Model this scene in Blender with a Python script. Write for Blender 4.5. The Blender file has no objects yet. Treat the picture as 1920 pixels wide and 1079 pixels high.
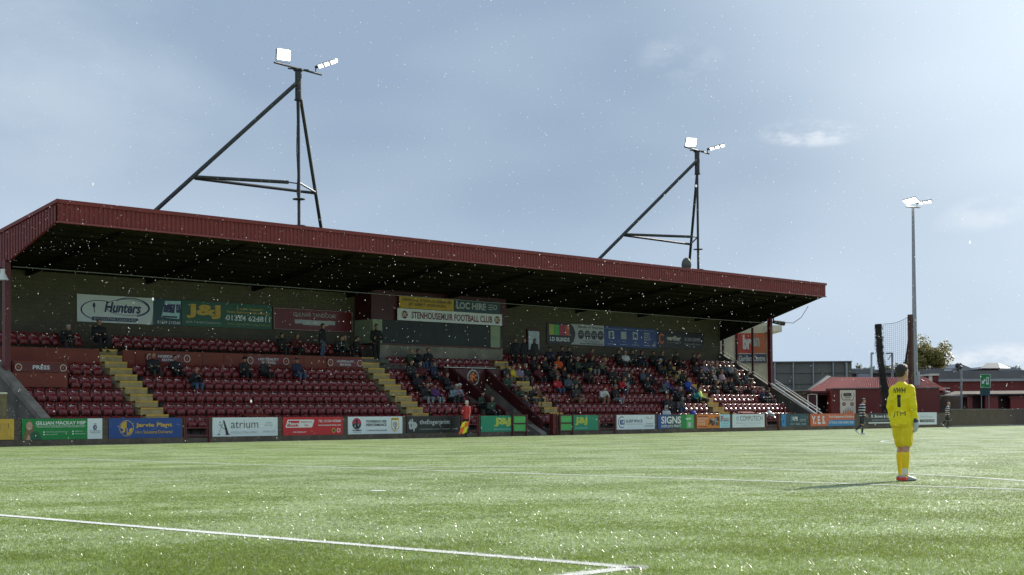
import bpy, bmesh, math, random
from mathutils import Vector, Matrix
from mathutils.bvhtree import BVHTree
R = math.radians
rnd = random.Random(7)
sc = bpy.context.scene
C = sc.collection

# ------------------------------------------------------------------ camera
F, YAW, PIT, ROL, HC, CY = 2705.4, 0.78835, 0.0201, -0.00774, 0.9923, 728.7
fw = Vector((math.sin(YAW)*math.cos(PIT), math.cos(YAW)*math.cos(PIT), math.sin(PIT)))
rt0 = Vector((math.cos(YAW), -math.sin(YAW), 0)); up0 = rt0.cross(fw)
rt = math.cos(ROL)*rt0 + math.sin(ROL)*up0
up = -math.sin(ROL)*rt0 + math.cos(ROL)*up0
cd = bpy.data.cameras.new('camera'); cam = bpy.data.objects.new('camera', cd); C.objects.link(cam)
M4 = Matrix((rt, up, -fw)).transposed().to_4x4(); M4.translation = Vector((0, 0, HC)); cam.matrix_world = M4
cd.sensor_width = 36; cd.lens = F/1920*36; cd.shift_y = (CY-539.5)/1920; cd.clip_end = 5000; cd.clip_start = .1
cd.dof.use_dof = True; cd.dof.focus_distance = 70; cd.dof.aperture_fstop = 14
sc.camera = cam
EYE = Vector((0, 0, HC))
def ray(x, y): return fw + rt*((x-960)/F) - up*((y-CY)/F)
def hit(x, y, ax, v):                       # a photo measurement carried onto a plane of the real place
    d = ray(x, y); return EYE + d*((v-EYE[ax])/d[ax])
def dep(x, y, d): return EYE + ray(x, y)*d

# ------------------------------------------------------------------ world and sun
SUN_AZ, SUN_EL = 2.0, 28.0
w = bpy.data.worlds.new("World"); sc.world = w; w.use_nodes = True
nt = w.node_tree; N = nt.nodes; L = nt.links; N.clear()
def wn(t, **k):
    n = N.new(t)
    for a, b in k.items(): setattr(n, a, b)
    return n
out = wn('ShaderNodeOutputWorld'); sky = wn('ShaderNodeTexSky', sky_type='NISHITA', sun_disc=False)
sky.sun_elevation = R(SUN_EL); sky.sun_rotation = R(90-SUN_AZ); sky.air_density = 1.0; sky.dust_density = 2.0
bg1 = wn('ShaderNodeBackground'); bg1.inputs[1].default_value = .075; L.new(sky.outputs[0], bg1.inputs[0])
geo = wn('ShaderNodeNewGeometry'); tc = wn('ShaderNodeTexCoord')
# veil of thin high cloud: broad soft noise, a few small wisps, brightening towards the sun
mp = wn('ShaderNodeMapping'); mp.inputs['Scale'].default_value = (1, 1, 2.2); L.new(tc.outputs['Generated'], mp.inputs[0])
n1 = wn('ShaderNodeTexNoise'); n1.inputs['Scale'].default_value = 2.3; n1.inputs['Detail'].default_value = 3; n1.inputs['Roughness'].default_value = .45; L.new(mp.outputs[0], n1.inputs[0])
r1 = wn('ShaderNodeValToRGB'); r1.color_ramp.elements[0].position = .36; r1.color_ramp.elements[0].color = (.225, .30, .40, 1)
r1.color_ramp.elements[1].position = .64; r1.color_ramp.elements[1].color = (.39, .465, .555, 1); L.new(n1.outputs['Fac'], r1.inputs[0])
dt = wn('ShaderNodeVectorMath', operation='DOT_PRODUCT'); L.new(tc.outputs['Generated'], dt.inputs[0])
dt.inputs[1].default_value = (math.cos(R(SUN_AZ))*math.cos(R(SUN_EL)), math.sin(R(SUN_AZ))*math.cos(R(SUN_EL)), math.sin(R(SUN_EL)))
mr = wn('ShaderNodeMapRange', interpolation_type='SMOOTHSTEP'); mr.inputs[1].default_value = .78; mr.inputs[2].default_value = 1.0; L.new(dt.outputs['Value'], mr.inputs[0])
mx = wn('ShaderNodeMixRGB'); mx.inputs[2].default_value = (.68, .78, .87, 1); L.new(mr.outputs[0], mx.inputs[0]); L.new(r1.outputs[0], mx.inputs[1])
# paler air low over the horizon
sp = wn('ShaderNodeSeparateXYZ'); L.new(tc.outputs['Generated'], sp.inputs[0])
mh = wn('ShaderNodeMapRange'); mh.inputs[1].default_value = .0; mh.inputs[2].default_value = .16; mh.inputs[3].default_value = .42; mh.inputs[4].default_value = 0; L.new(sp.outputs[2], mh.inputs[0])
mx2 = wn('ShaderNodeMixRGB'); mx2.inputs[2].default_value = (.40, .54, .70, 1); L.new(mh.outputs[0], mx2.inputs[0]); L.new(mx.outputs[0], mx2.inputs[1])
def wisp(prev, x, y, sx, sy, ang, amt, scale=30, col=(.66, .69, .72, 1)):
    c = ray(x, y).normalized(); a = Vector((0, 0, 1)).cross(c).normalized(); b = c.cross(a)
    a, b = a*math.cos(ang)+b*math.sin(ang), b*math.cos(ang)-a*math.sin(ang)
    s = []
    for vec, size in ((a, sx), (b, sy)):
        d = wn('ShaderNodeVectorMath', operation='DOT_PRODUCT'); d.inputs[1].default_value = vec; L.new(tc.outputs['Generated'], d.inputs[0])
        m = wn('ShaderNodeMath', operation='SUBTRACT'); m.inputs[1].default_value = c.dot(vec); L.new(d.outputs['Value'], m.inputs[0])
        q = wn('ShaderNodeMath', operation='DIVIDE'); q.inputs[1].default_value = size; L.new(m.outputs[0], q.inputs[0])
        p = wn('ShaderNodeMath', operation='POWER'); p.inputs[1].default_value = 2; 
        ab = wn('ShaderNodeMath', operation='ABSOLUTE'); L.new(q.outputs[0], ab.inputs[0]); L.new(ab.outputs[0], p.inputs[0]); s.append(p)
    ad = wn('ShaderNodeMath', operation='ADD'); L.new(s[0].outputs[0], ad.inputs[0]); L.new(s[1].outputs[0], ad.inputs[1])
    ma = wn('ShaderNodeMapRange', interpolation_type='SMOOTHSTEP'); ma.inputs[1].default_value = 0; ma.inputs[2].default_value = 1; ma.inputs[3].default_value = 1; ma.inputs[4].default_value = 0; L.new(ad.outputs[0], ma.inputs[0])
    no = wn('ShaderNodeTexNoise'); no.inputs['Scale'].default_value = scale; no.inputs['Detail'].default_value = 6; no.inputs['Roughness'].default_value = .62; L.new(mp.outputs[0], no.inputs[0])
    m2 = wn('ShaderNodeMapRange', interpolation_type='SMOOTHSTEP'); m2.inputs[1].default_value = .34; m2.inputs[2].default_value = .68; L.new(no.outputs['Fac'], m2.inputs[0])
    mu = wn('ShaderNodeMath', operation='MULTIPLY'); L.new(ma.outputs[0], mu.inputs[0]); L.new(m2.outputs[0], mu.inputs[1])
    mv = wn('ShaderNodeMath', operation='MULTIPLY'); mv.inputs[1].default_value = amt; L.new(mu.outputs[0], mv.inputs[0])
    mm = wn('ShaderNodeMixRGB'); mm.inputs[2].default_value = col; L.new(mv.outputs[0], mm.inputs[0]); L.new(prev.outputs[0], mm.inputs[1]); return mm
pv = wisp(mx2, 1520, 250, .040, .011, .03, .8, 34)
pv = wisp(pv, 1275, 112, .034, .018, .1, .26, 26)
pv = wisp(pv, 1885, 672, .05, .012, 0, .8, 25)
pv = wisp(pv, 1880, 390, .05, .015, -.2, .35, 22)
pv = wisp(pv, 60, 120, .16, .10, .5, .35, 7, (.44, .51, .58, 1))
bg2 = wn('ShaderNodeBackground'); bg2.inputs[1].default_value = 1.0; L.new(pv.outputs[0], bg2.inputs[0])
ms = wn('ShaderNodeMixShader'); ms.inputs[0].default_value = .95; L.new(bg1.outputs[0], ms.inputs[1]); L.new(bg2.outputs[0], ms.inputs[2]); L.new(ms.outputs[0], out.inputs[0])

sl = bpy.data.lights.new('sun', 'SUN'); sl.energy = 4.2; sl.angle = R(.6); sl.color = (1, .94, .85)
so = bpy.data.objects.new('sun', sl); C.objects.link(so)
sd = Vector((math.cos(R(SUN_AZ))*math.cos(R(SUN_EL)), math.sin(R(SUN_AZ))*math.cos(R(SUN_EL)), math.sin(R(SUN_EL))))
so.rotation_euler = sd.to_track_quat('Z', 'Y').to_euler(); so.location = (60, 0, 40)
sc.view_settings.view_transform = 'Standard'; sc.view_settings.look = 'None'; sc.view_settings.exposure = 0.55; sc.view_settings.gamma = 1
sc.cycles.max_bounces = 6; sc.cycles.transparent_max_bounces = 12; sc.cycles.caustics_reflective = False; sc.cycles.caustics_refractive = False

# ------------------------------------------------------------------ materials
MATS = {}
def mat(name, col, rough=.6, metal=0, var=.12, vs=3.0, bump=0, bs=30, spec=.5, coat=0, emit=0, alpha=1, dirt=None):
    if name in MATS: return MATS[name]
    m = bpy.data.materials.new(name); m.use_nodes = True; n = m.node_tree.nodes; l = m.node_tree.links
    b = n['Principled BSDF']; b.inputs['Roughness'].default_value = rough; b.inputs['Metallic'].default_value = metal
    b.inputs['Specular IOR Level'].default_value = spec; b.inputs['Coat Weight'].default_value = coat; b.inputs['Alpha'].default_value = alpha
    g = n.new('ShaderNodeTexCoord'); t = n.new('ShaderNodeTexNoise'); t.inputs['Scale'].default_value = vs; t.inputs['Detail'].default_value = 5; t.inputs['Roughness'].default_value = .6
    l.new(g.outputs['Object'], t.inputs[0])
    c = n.new('ShaderNodeValToRGB'); e = c.color_ramp.elements; e[0].position = .3; e[1].position = .7
    e[0].color = tuple(max(0, x*(1-var)) for x in col)+(1,); e[1].color = tuple(min(1, x*(1+var)) for x in col)+(1,)
    l.new(t.outputs['Fac'], c.inputs[0]); last = c.outputs[0]
    if dirt:
        t3 = n.new('ShaderNodeTexNoise'); t3.inputs['Scale'].default_value = dirt[1]; t3.inputs['Detail'].default_value = 6; l.new(g.outputs['Object'], t3.inputs[0])
        r3 = n.new('ShaderNodeMapRange'); r3.inputs[1].default_value = .5; r3.inputs[2].default_value = .7; r3.inputs[4].default_value = dirt[2]; l.new(t3.outputs['Fac'], r3.inputs[0])
        x3 = n.new('ShaderNodeMixRGB'); x3.inputs[2].default_value = dirt[0]+(1,); l.new(r3.outputs[0], x3.inputs[0]); l.new(last, x3.inputs[1]); last = x3.outputs[0]
    l.new(last, b.inputs['Base Color'])
    if bump:
        t2 = n.new('ShaderNodeTexNoise'); t2.inputs['Scale'].default_value = bs; t2.inputs['Detail'].default_value = 4; l.new(g.outputs['Object'], t2.inputs[0])
        bp = n.new('ShaderNodeBump'); bp.inputs['Strength'].default_value = bump; bp.inputs['Distance'].default_value = .02; l.new(t2.outputs['Fac'], bp.inputs['Height']); l.new(bp.outputs[0], b.inputs['Normal'])
    if emit: b.inputs['Emission Color'].default_value = tuple(col)+(1,); b.inputs['Emission Strength'].default_value = emit
    MATS[name] = m; return m
def brickmat(name, c1, c2, mortar, sx=.45, sz=.215, msize=.012, rough=.85, axis='xz'):
    if name in MATS: return MATS[name]
    m = bpy.data.materials.new(name); m.use_nodes = True; n = m.node_tree.nodes; l = m.node_tree.links; b = n['Principled BSDF']; b.inputs['Roughness'].default_value = rough
    g = n.new('ShaderNodeTexCoord'); s = n.new('ShaderNodeSeparateXYZ'); k = n.new('ShaderNodeCombineXYZ'); l.new(g.outputs['Object'], s.inputs[0])
    if axis == 'yz': l.new(s.outputs[1], k.inputs[0])
    else: l.new(s.outputs[0], k.inputs[0])
    l.new(s.outputs[2], k.inputs[1])
    t = n.new('ShaderNodeTexBrick'); t.inputs['Color1'].default_value = c1+(1,); t.inputs['Color2'].default_value = c2+(1,); t.inputs['Mortar'].default_value = mortar+(1,)
    t.inputs['Scale'].default_value = 1; t.inputs['Brick Width'].default_value = sx; t.inputs['Row Height'].default_value = sz; t.inputs['Mortar Size'].default_value = msize
    l.new(k.outputs[0], t.inputs[0])
    no = n.new('ShaderNodeTexNoise'); no.inputs['Scale'].default_value = 1.3; no.inputs['Detail'].default_value = 6; l.new(g.outputs['Object'], no.inputs[0])
    r = n.new('ShaderNodeMapRange'); r.inputs[3].default_value = .72; r.inputs[4].default_value = 1.25; l.new(no.outputs['Fac'], r.inputs[0])
    x = n.new('ShaderNodeVectorMath'); x.operation = 'SCALE'; l.new(t.outputs[0], x.inputs[0]); l.new(r.outputs[0], x.inputs['Scale']); l.new(x.outputs[0], b.inputs['Base Color'])
    bp = n.new('ShaderNodeBump'); bp.inputs['Strength'].default_value = .5; bp.inputs['Distance'].default_value = .01; l.new(t.outputs['Fac'], bp.inputs['Height']); bp.invert = True; l.new(bp.outputs[0], b.inputs['Normal'])
    MATS[name] = m; return m

def turf_material(name, base1, base2, white=False):
    m = bpy.data.materials.new(name); m.use_nodes = True; n = m.node_tree.nodes; l = m.node_tree.links; b = n['Principled BSDF']
    g = n.new('ShaderNodeNewGeometry'); P = g.outputs['Position']
    def noise(s, d=3, r=.55, sc3=None):
        t = n.new('ShaderNodeTexNoise'); t.inputs['Scale'].default_value = s; t.inputs['Detail'].default_value = d; t.inputs['Roughness'].default_value = r
        if sc3:
            mm = n.new('ShaderNodeMapping'); mm.inputs['Scale'].default_value = sc3; mm.inputs['Rotation'].default_value = (0, 0, R(45)); l.new(P, mm.inputs[0]); l.new(mm.outputs[0], t.inputs[0])
        else: l.new(P, t.inputs[0])
        return t.outputs['Fac']
    big = noise(.16, 4, .6); mid = noise(1.1, 5, .65); pat = noise(.42, 7, .68); fine = noise(26, 3, .7)
    def rng(s, a, b_, c=0, d=1):
        r = n.new('ShaderNodeMapRange'); r.inputs[1].default_value = a; r.inputs[2].default_value = b_; r.inputs[3].default_value = c; r.inputs[4].default_value = d; l.new(s, r.inputs[0]); return r.outputs[0]
    def mixc(f, a, c):
        x = n.new('ShaderNodeMixRGB'); l.new(f, x.inputs[0])
        for i, v in ((1, a), (2, c)):
            if isinstance(v, tuple): x.inputs[i].default_value = v+(1,)
            else: l.new(v, x.inputs[i])
        return x.outputs[0]
    def math_(op, a, c):
        x = n.new('ShaderNodeMath'); x.operation = op
        for i, v in ((0, a), (1, c)):
            if isinstance(v, (int, float)): x.inputs[i].default_value = v
            else: l.new(v, x.inputs[i])
        return x.outputs[0]
    c1 = mixc(rng(fine, .35, .65), base1, base2)
    c2 = mixc(rng(mid, .42, .62, 0, .55), c1, tuple(x*.45 for x in base1))
    c3 = mixc(rng(big, .4, .62, 0, .35), c2, tuple(x*1.35 for x in base2))
    # sun glints of wet tips, painted as pale colour: separate small cells, each with its own facing
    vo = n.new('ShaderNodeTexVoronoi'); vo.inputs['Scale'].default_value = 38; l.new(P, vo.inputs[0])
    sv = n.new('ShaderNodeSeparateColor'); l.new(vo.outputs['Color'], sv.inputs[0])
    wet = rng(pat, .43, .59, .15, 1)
    glint_cell = math_('GREATER_THAN', sv.outputs[0], math_('SUBTRACT', 1.0, math_('MULTIPLY', wet, .62)))
    c4 = mixc(math_('MULTIPLY', glint_cell, .5), c3, (.62, .70, .44))
    l.new(c4, b.inputs['Base Color'])
    b.inputs['Specular IOR Level'].default_value = .28; b.inputs['Sheen Weight'].default_value = .12; b.inputs['Sheen Roughness'].default_value = .5; b.inputs['Sheen Tint'].default_value = (.9, 1, .6, 1)
    l.new(rng(glint_cell, 0, 1, .62, .38), b.inputs['Roughness'])
    # random facing per cell
    nv = n.new('ShaderNodeVectorMath'); nv.operation = 'SUBTRACT'; l.new(vo.outputs['Color'], nv.inputs[0]); nv.inputs[1].default_value = (.5, .5, .5)
    ns = n.new('ShaderNodeVectorMath'); ns.operation = 'MULTIPLY'; l.new(nv.outputs[0], ns.inputs[0]); ns.inputs[1].default_value = (1.1, 1.1, 0)
    na = n.new('ShaderNodeVectorMath'); na.operation = 'ADD'; l.new(ns.outputs[0], na.inputs[0]); na.inputs[1].default_value = (0, 0, 1)
    nn = n.new('ShaderNodeVectorMath'); nn.operation = 'NORMALIZE'; l.new(na.outputs[0], nn.inputs[0])
    bp = n.new('ShaderNodeBump'); bp.inputs['Strength'].default_value = .8; bp.inputs['Distance'].default_value = .03; l.new(fine, bp.inputs['Height']); l.new(nn.outputs[0], bp.inputs['Normal'])
    l.new(bp.outputs[0], b.inputs['Normal'])
    return m
TURF = turf_material('turf', (.080, .150, .018), (.175, .265, .035))
LINE = mat('line_fibre', (.72, .73, .69), .85, 0, .12, 14, .3, 60)

K = {}
K['maroon_clad'] = mat('maroon_cladding', (.20, .022, .016), .5, 0, .10, 1.2)
K['maroon_dark'] = mat('maroon_paint_dark', (.065, .010, .012), .5, 0, .2, 2, .1)
K['maroon'] = mat('maroon_paint', (.115, .013, .015), .45, 0, .15, 2)
K['red_panel'] = mat('red_brown_panel', (.19, .030, .014), .6, 0, .15, 1.5)
K['seat'] = mat('seat_plastic', (.215, .019, .019), .26, 0, .14, 4, 0, 30, .5)
K['seat_d'] = mat('seat_plastic_faded', (.185, .021, .021), .3, 0, .15, 4)
K['steel'] = mat('galvanised_steel', (.32, .33, .34), .42, .7, .15, 6)
K['mast'] = mat('mast_steel', (.045, .048, .052), .5, .3, .25, 5)
K['concrete'] = mat('concrete', (.23, .215, .185), .85, 0, .22, 1.4, .4, 18, .3, dirt=((.10, .10, .075), .9, .6))
K['concrete_d'] = mat('concrete_dark', (.12, .115, .10), .85, 0, .25, 1.4, .3, 18, .3)
K['render_wall'] = brickmat('block_wall', (.118, .102, .07), (.108, .094, .066), (.092, .08, .057))
K['yellow'] = mat('stair_yellow', (.62, .38, .05), .6, 0, .15, 3, .1, dirt=((.26, .20, .09), 2.2, .5))
K['yellow_worn'] = mat('stair_riser_worn', (.38, .30, .14), .75, 0, .25, 3, .2)
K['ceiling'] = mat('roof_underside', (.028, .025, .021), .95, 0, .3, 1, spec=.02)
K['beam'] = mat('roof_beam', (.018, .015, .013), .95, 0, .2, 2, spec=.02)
K['white'] = mat('white_paint', (.74, .75, .74), .4, 0, .05, 3)
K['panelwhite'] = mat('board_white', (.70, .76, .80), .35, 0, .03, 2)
K['cream'] = mat('cream_render', (.80, .75, .60), .8, 0, .10, .8, .1, dirt=((.33, .31, .24), .5, .5))
K['glass'] = mat('window_glass', (.022, .032, .02), .12, 0, .3, 1, 0, 30, .15)  # green tint paints the pitch's reflection into the glass colour
K['green_curtain'] = mat('pale_green_blind', (.30, .36, .26), .8)
K['pwall'] = brickmat('pitch_wall_block', (.135, .105, .085), (.115, .092, .075), (.07, .06, .05), .44, .21, .012)
K['kerb'] = mat('wall_base_concrete', (.125, .10, .078), .9, 0, .3, 2.5, .4, 12, .3)
K['black'] = mat('black_paint', (.012, .012, .013), .4)
K['timber'] = mat('old_timber', (.19, .15, .08), .8, 0, .25, 4, .2)
K['asphalt'] = mat('asphalt', (.06, .06, .062), .9, 0, .2, .6, .2)
K['redbrick'] = brickmat('red_brick', (.25, .045, .035), (.21, .04, .032), (.15, .05, .04), .23, .075, .008)
K['clubred'] = mat('clubhouse_red', (.15, .021, .018), .5, 0, .15, .8)
K['roofred'] = mat('red_roof_sheet', (.18, .025, .03), .75, .0, .15, .7, 0, 30, .15)
K['roofgrey'] = mat('grey_roof_sheet', (.165, .16, .15), .5, .0, .15, .4)
K['greypanel'] = mat('grey_cladding', (.15, .15, .125), .6, 0, .15, .6)
K['rooflight'] = mat('pale_roof', (.30, .31, .33), .45, 0, .1, .5)
K['brownbrick'] = brickmat('brown_brick', (.15, .10, .075), (.12, .085, .06), (.10, .08, .06), .23, .075, .008)
K['net'] = mat('black_net', (.012, .012, .013), .8)
K['glazing'] = None
m = bpy.data.materials.new('perspex'); m.use_nodes = True; nn_ = m.node_tree.nodes; ll_ = m.node_tree.links
tr = nn_.new('ShaderNodeBsdfTransparent'); tr.inputs[0].default_value = (.90, .92, .88, 1); gl = nn_.new('ShaderNodeBsdfGlossy'); gl.inputs['Roughness'].default_value = .15
df = nn_.new('ShaderNodeBsdfDiffuse'); df.inputs[0].default_value = (.6, .6, .54, 1)
tn = nn_.new('ShaderNodeTexNoise'); tn.inputs['Scale'].default_value = 1.5; rr_ = nn_.new('ShaderNodeMapRange'); rr_.inputs[3].default_value = .02; rr_.inputs[4].default_value = .16; ll_.new(tn.outputs['Fac'], rr_.inputs[0])
a_ = nn_.new('ShaderNodeMixShader'); ll_.new(rr_.outputs[0], a_.inputs[0]); ll_.new(tr.outputs[0], a_.inputs[1]); ll_.new(df.outputs[0], a_.inputs[2])
c_ = nn_.new('ShaderNodeMixShader'); c_.inputs[0].default_value = .05; ll_.new(a_.outputs[0], c_.inputs[1]); ll_.new(gl.outputs[0], c_.inputs[2]); ll_.new(c_.outputs[0], nn_['Material Output'].inputs[0])
K['glazing'] = m
def flat(name, col, rough=.4): return mat('print_'+name, col, rough, 0, .04, 3)
COL = dict(white=(.74, .77, .78), black=(.012, .012, .014), navy=(.018, .03, .12), blue=(.012, .06, .26), yellow=(.62, .68, .06), gold=(.65, .40, .04), green=(.0, .22, .045),
           teal=(.0, .24, .13), lgreen=(.07, .42, .10), red=(.55, .012, .02), orange=(.70, .20, .02), maroon=(.12, .012, .018), grey=(.25, .27, .29), lgrey=(.45, .48, .50),
           sky=(.42, .68, .78), skyb=(.02, .22, .50), orangered=(.62, .12, .04), cream=(.60, .56, .42), skin=(.50, .30, .22), dgreen=(.01, .10, .05), pink=(.45, .03, .09),
           lime=(.45, .50, .06), hair=(.20, .12, .06), dred=(.16, .015, .02), dteal=(.01, .06, .075), brown=(.10, .05, .03))
def PM(c): return flat(c, COL[c])

# ------------------------------------------------------------------ mesh helpers
class MB:
    def __init__(s): s.v = []; s.f = []; s.m = []; s.mats = []; s.smooth = []
    def mi(s, m):
        if isinstance(m, str): m = K.get(m) or PM(m)
        if m not in s.mats: s.mats.append(m)
        return s.mats.index(m)
    def add(s, vs, fs, m, smooth=False):
        o = len(s.v); s.v += [tuple(v) for v in vs]; i = s.mi(m)
        for f in fs: s.f.append(tuple(o+a for a in f)); s.m.append(i); s.smooth.append(smooth)
    def box(s, a, b, m):
        x0, y0, z0 = a; x1, y1, z1 = b
        s.add([(x0, y0, z0), (x1, y0, z0), (x1, y1, z0), (x0, y1, z0), (x0, y0, z1), (x1, y0, z1), (x1, y1, z1), (x0, y1, z1)],
              [(0, 3, 2, 1), (4, 5, 6, 7), (0, 1, 5, 4), (1, 2, 6, 5), (2, 3, 7, 6), (3, 0, 4, 7)], m)
    def hexa(s, p, m): s.add(p, [(0, 3, 2, 1), (4, 5, 6, 7), (0, 1, 5, 4), (1, 2, 6, 5), (2, 3, 7, 6), (3, 0, 4, 7)], m)
    def prism(s, poly, d, m):                # poly: planar loop; extruded by vector d
        n = len(poly); P = [Vector(p) for p in poly]; d = Vector(d)
        s.add(P+[p+d for p in P], [tuple(range(n))[::-1], tuple(range(n, 2*n))]+[(i, (i+1) % n, n+(i+1) % n, n+i) for i in range(n)], m)
    def tube(s, p0, p1, r0, m, r1=None, n=10, sm=True):
        p0 = Vector(p0); p1 = Vector(p1); r1 = r0 if r1 is None else r1; d = (p1-p0).normalized()
        a = d.orthogonal().normalized(); b = d.cross(a); vs = []
        for p, r in ((p0, r0), (p1, r1)):
            for i in range(n):
                t = 2*math.pi*i/n; vs.append(p+a*math.cos(t)*r+b*math.sin(t)*r)
        s.add(vs, [(i, (i+1) % n, n+(i+1) % n, n+i) for i in range(n)], m, sm); s.add(vs, [tuple(range(n))[::-1], tuple(range(n, 2*n))], m)
    def path(s, pts, r, m, n=8):
        for a, b in zip(pts[:-1], pts[1:]): s.tube(a, b, r, m, n=n)
    def ball(s, c, r, m, nu=10, nv=7, sc3=(1, 1, 1)):
        vs = []; fs = []
        for j in range(nv+1):
            t = math.pi*j/nv
            for i in range(nu):
                a = 2*math.pi*i/nu; vs.append((c[0]+r*sc3[0]*math.sin(t)*math.cos(a), c[1]+r*sc3[1]*math.sin(t)*math.sin(a), c[2]+r*sc3[2]*math.cos(t)))
        for j in range(nv):
            for i in range(nu): fs.append((j*nu+i, (j+1)*nu+i, (j+1)*nu+(i+1) % nu, j*nu+(i+1) % nu))
        s.add(vs, fs, m, True)
    def build(s, name, parent=None, org=None, kind=None, bevel=0):
        me = bpy.data.meshes.new(name)
        o0 = Vector(org) if org is not None else (Vector(parent['org']) if parent is not None and 'org' in parent.keys() else Vector((0, 0, 0)))
        me.from_pydata([tuple(Vector(v)-o0) for v in s.v], [], s.f)
        for m in s.mats: me.materials.append(m)
        me.polygons.foreach_set('material_index', s.m); me.polygons.foreach_set('use_smooth', s.smooth); me.update()
        o = bpy.data.objects.new(name, me); C.objects.link(o)
        if bevel:
            bv = o.modifiers.new('bevel', 'BEVEL'); bv.width = bevel; bv.segments = 2; bv.limit_method = 'ANGLE'
        if parent is not None: o.parent = parent; o['org'] = tuple(o0)
        else: o.location = o0; o['org'] = tuple(o0)
        if kind: o['kind'] = kind
        return o
def tag(o, label, cat, group=None):
    o['label'] = label; o['category'] = cat
    if group: o['group'] = group
    return o
def thing(name, label, cat, org=(0, 0, 0), group=None):
    o = bpy.data.objects.new(name, None); C.objects.link(o); o.location = org; o['org'] = tuple(org); o.empty_display_size = .3
    return tag(o, label, cat, group)
def part(name, parent, fn, **k):
    b = MB(); fn(b); return b.build(name, parent, **k)

# text as meshes, cached
_T = {}
def text_geo(s, bold=0, shear=0):
    key = (s, bold, shear)
    if key in _T: return _T[key]
    cu = bpy.data.curves.new('t', 'FONT'); cu.body = s; cu.size = 1; cu.offset = bold; cu.shear = shear; cu.resolution_u = 3; cu.fill_mode = 'FRONT'
    o = bpy.data.objects.new('t', cu); C.objects.link(o); dg = bpy.context.evaluated_depsgraph_get(); dg.update(); me = bpy.data.meshes.new_from_object(o.evaluated_get(dg))
    vs = [tuple(v.co) for v in me.vertices]; fs = [tuple(p.vertices) for p in me.polygons]
    bpy.data.objects.remove(o); bpy.data.curves.remove(cu); bpy.data.meshes.remove(me)
    x0 = min(v[0] for v in vs); x1 = max(v[0] for v in vs); y0 = min(v[1] for v in vs); y1 = max(v[1] for v in vs)
    vs = [((v[0]-x0)/(x1-x0), (v[1]-y0)/(y1-y0)) for v in vs]; _T[key] = (vs, fs); return _T[key]
# a board in plane: origin o (bottom-left), unit vectors X (right), Z (up), N (towards viewer)
class Board:
    def __init__(s, name, label, o, X, W, H, bg, cat='advertising board', group=None, thick=.03, frame=None, parent=None):
        s.o = Vector(o); s.X = Vector(X).normalized(); s.Z = Vector((0, 0, 1)); s.N = s.X.cross(s.Z); s.W = W; s.H = H; s.n = 0
        s.t = parent or thing(name, label, cat, tuple(s.o), group)
        b = MB(); s.N = -s.N if s.N.dot(Vector((0, 0, 0))-s.o) < 0 else s.N
        p = [s.o, s.o+s.X*W, s.o+s.X*W+s.Z*H, s.o+s.Z*H]; b.prism([q for q in p], s.N*thick, bg)
        b.build('panel', s.t); s.th = thick; s.lt = MB(); s.gr = MB()
        if frame:
            f = MB(); e = .025
            for a, c in (((0, 0), (W, e)), ((0, H-e), (W, H)), ((0, e), (e, H-e)), ((W-e, e), (W, H-e))): s._pr(f, [(a[0], a[1]), (c[0], a[1]), (c[0], c[1]), (a[0], c[1])], frame, .012)
            f.build('frame', s.t)
    def P(s, x, z, d=0): return s.o+s.X*x+s.Z*z+s.N*(s.th+d)
    def _pr(s, b, pts, m, th): b.prism([s.P(x, z, .0) for x, z in pts], s.N*th, m)
    def poly(s, pts, m, b=None):             # pts in fractions
        s.n += 1; (b or s.gr).prism([s.P(x*s.W, z*s.H, -.001) for x, z in pts], s.N*(.001+.0012*s.n), m)
    def rect(s, x0, z0, x1, z1, m): s.poly([(x0, z0), (x1, z0), (x1, z1), (x0, z1)], m)
    def disc(s, x, z, rx, m, rz=None, n=24):  # rx as fraction of height; round unless rz
        a = s.H/s.W; rz = rz or rx
        s.poly([(x+math.cos(2*math.pi*i/n)*rx*a, z+math.sin(2*math.pi*i/n)*rz) for i in range(n)], m)
    def ring(s, x, z, rx, m, wd=.12, rz=None, a0=0, a1=360, n=28):
        a = s.H/s.W; rz = rz or rx; s.n += 1
        for i in range(n):
            t0 = R(a0+(a1-a0)*i/n); t1 = R(a0+(a1-a0)*(i+1)/n); k = 1-wd
            s.gr.prism([s.P((x+math.cos(t)*rx*a*q)*s.W, (z+math.sin(t)*rz*q)*s.H, 0) for t, q in ((t0, k), (t1, k), (t1, 1), (t0, 1))], s.N*(.0012*s.n), m)
    def line(s, pts, wd, m):
        for (x0, z0), (x1, z1) in zip(pts[:-1], pts[1:]):
            A = Vector((x0*s.W, z0*s.H)); B = Vector((x1*s.W, z1*s.H)); d = (B-A).normalized(); q = Vector((-d.y, d.x))*wd*s.H/2
            s.n += 1; s.gr.prism([s.P(v.x, v.y, 0) for v in (A-q, B-q, B+q, A+q)], s.N*(.0006*s.n), m)
    def text(s, t, x0, z0, x1, z1, m, bold=.0, shear=0):
        vs, fs = text_geo(t, bold, shear); s.n += 1; d = .002+.0012*s.n
        s.lt.add([s.P((x0+v[0]*(x1-x0))*s.W, (z0+v[1]*(z1-z0))*s.H, d) for v in vs], fs, m)
    def done(s):
        if s.gr.f: s.gr.build('artwork', s.t)
        if s.lt.f: s.lt.build('lettering', s.t)
        return s.t


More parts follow.
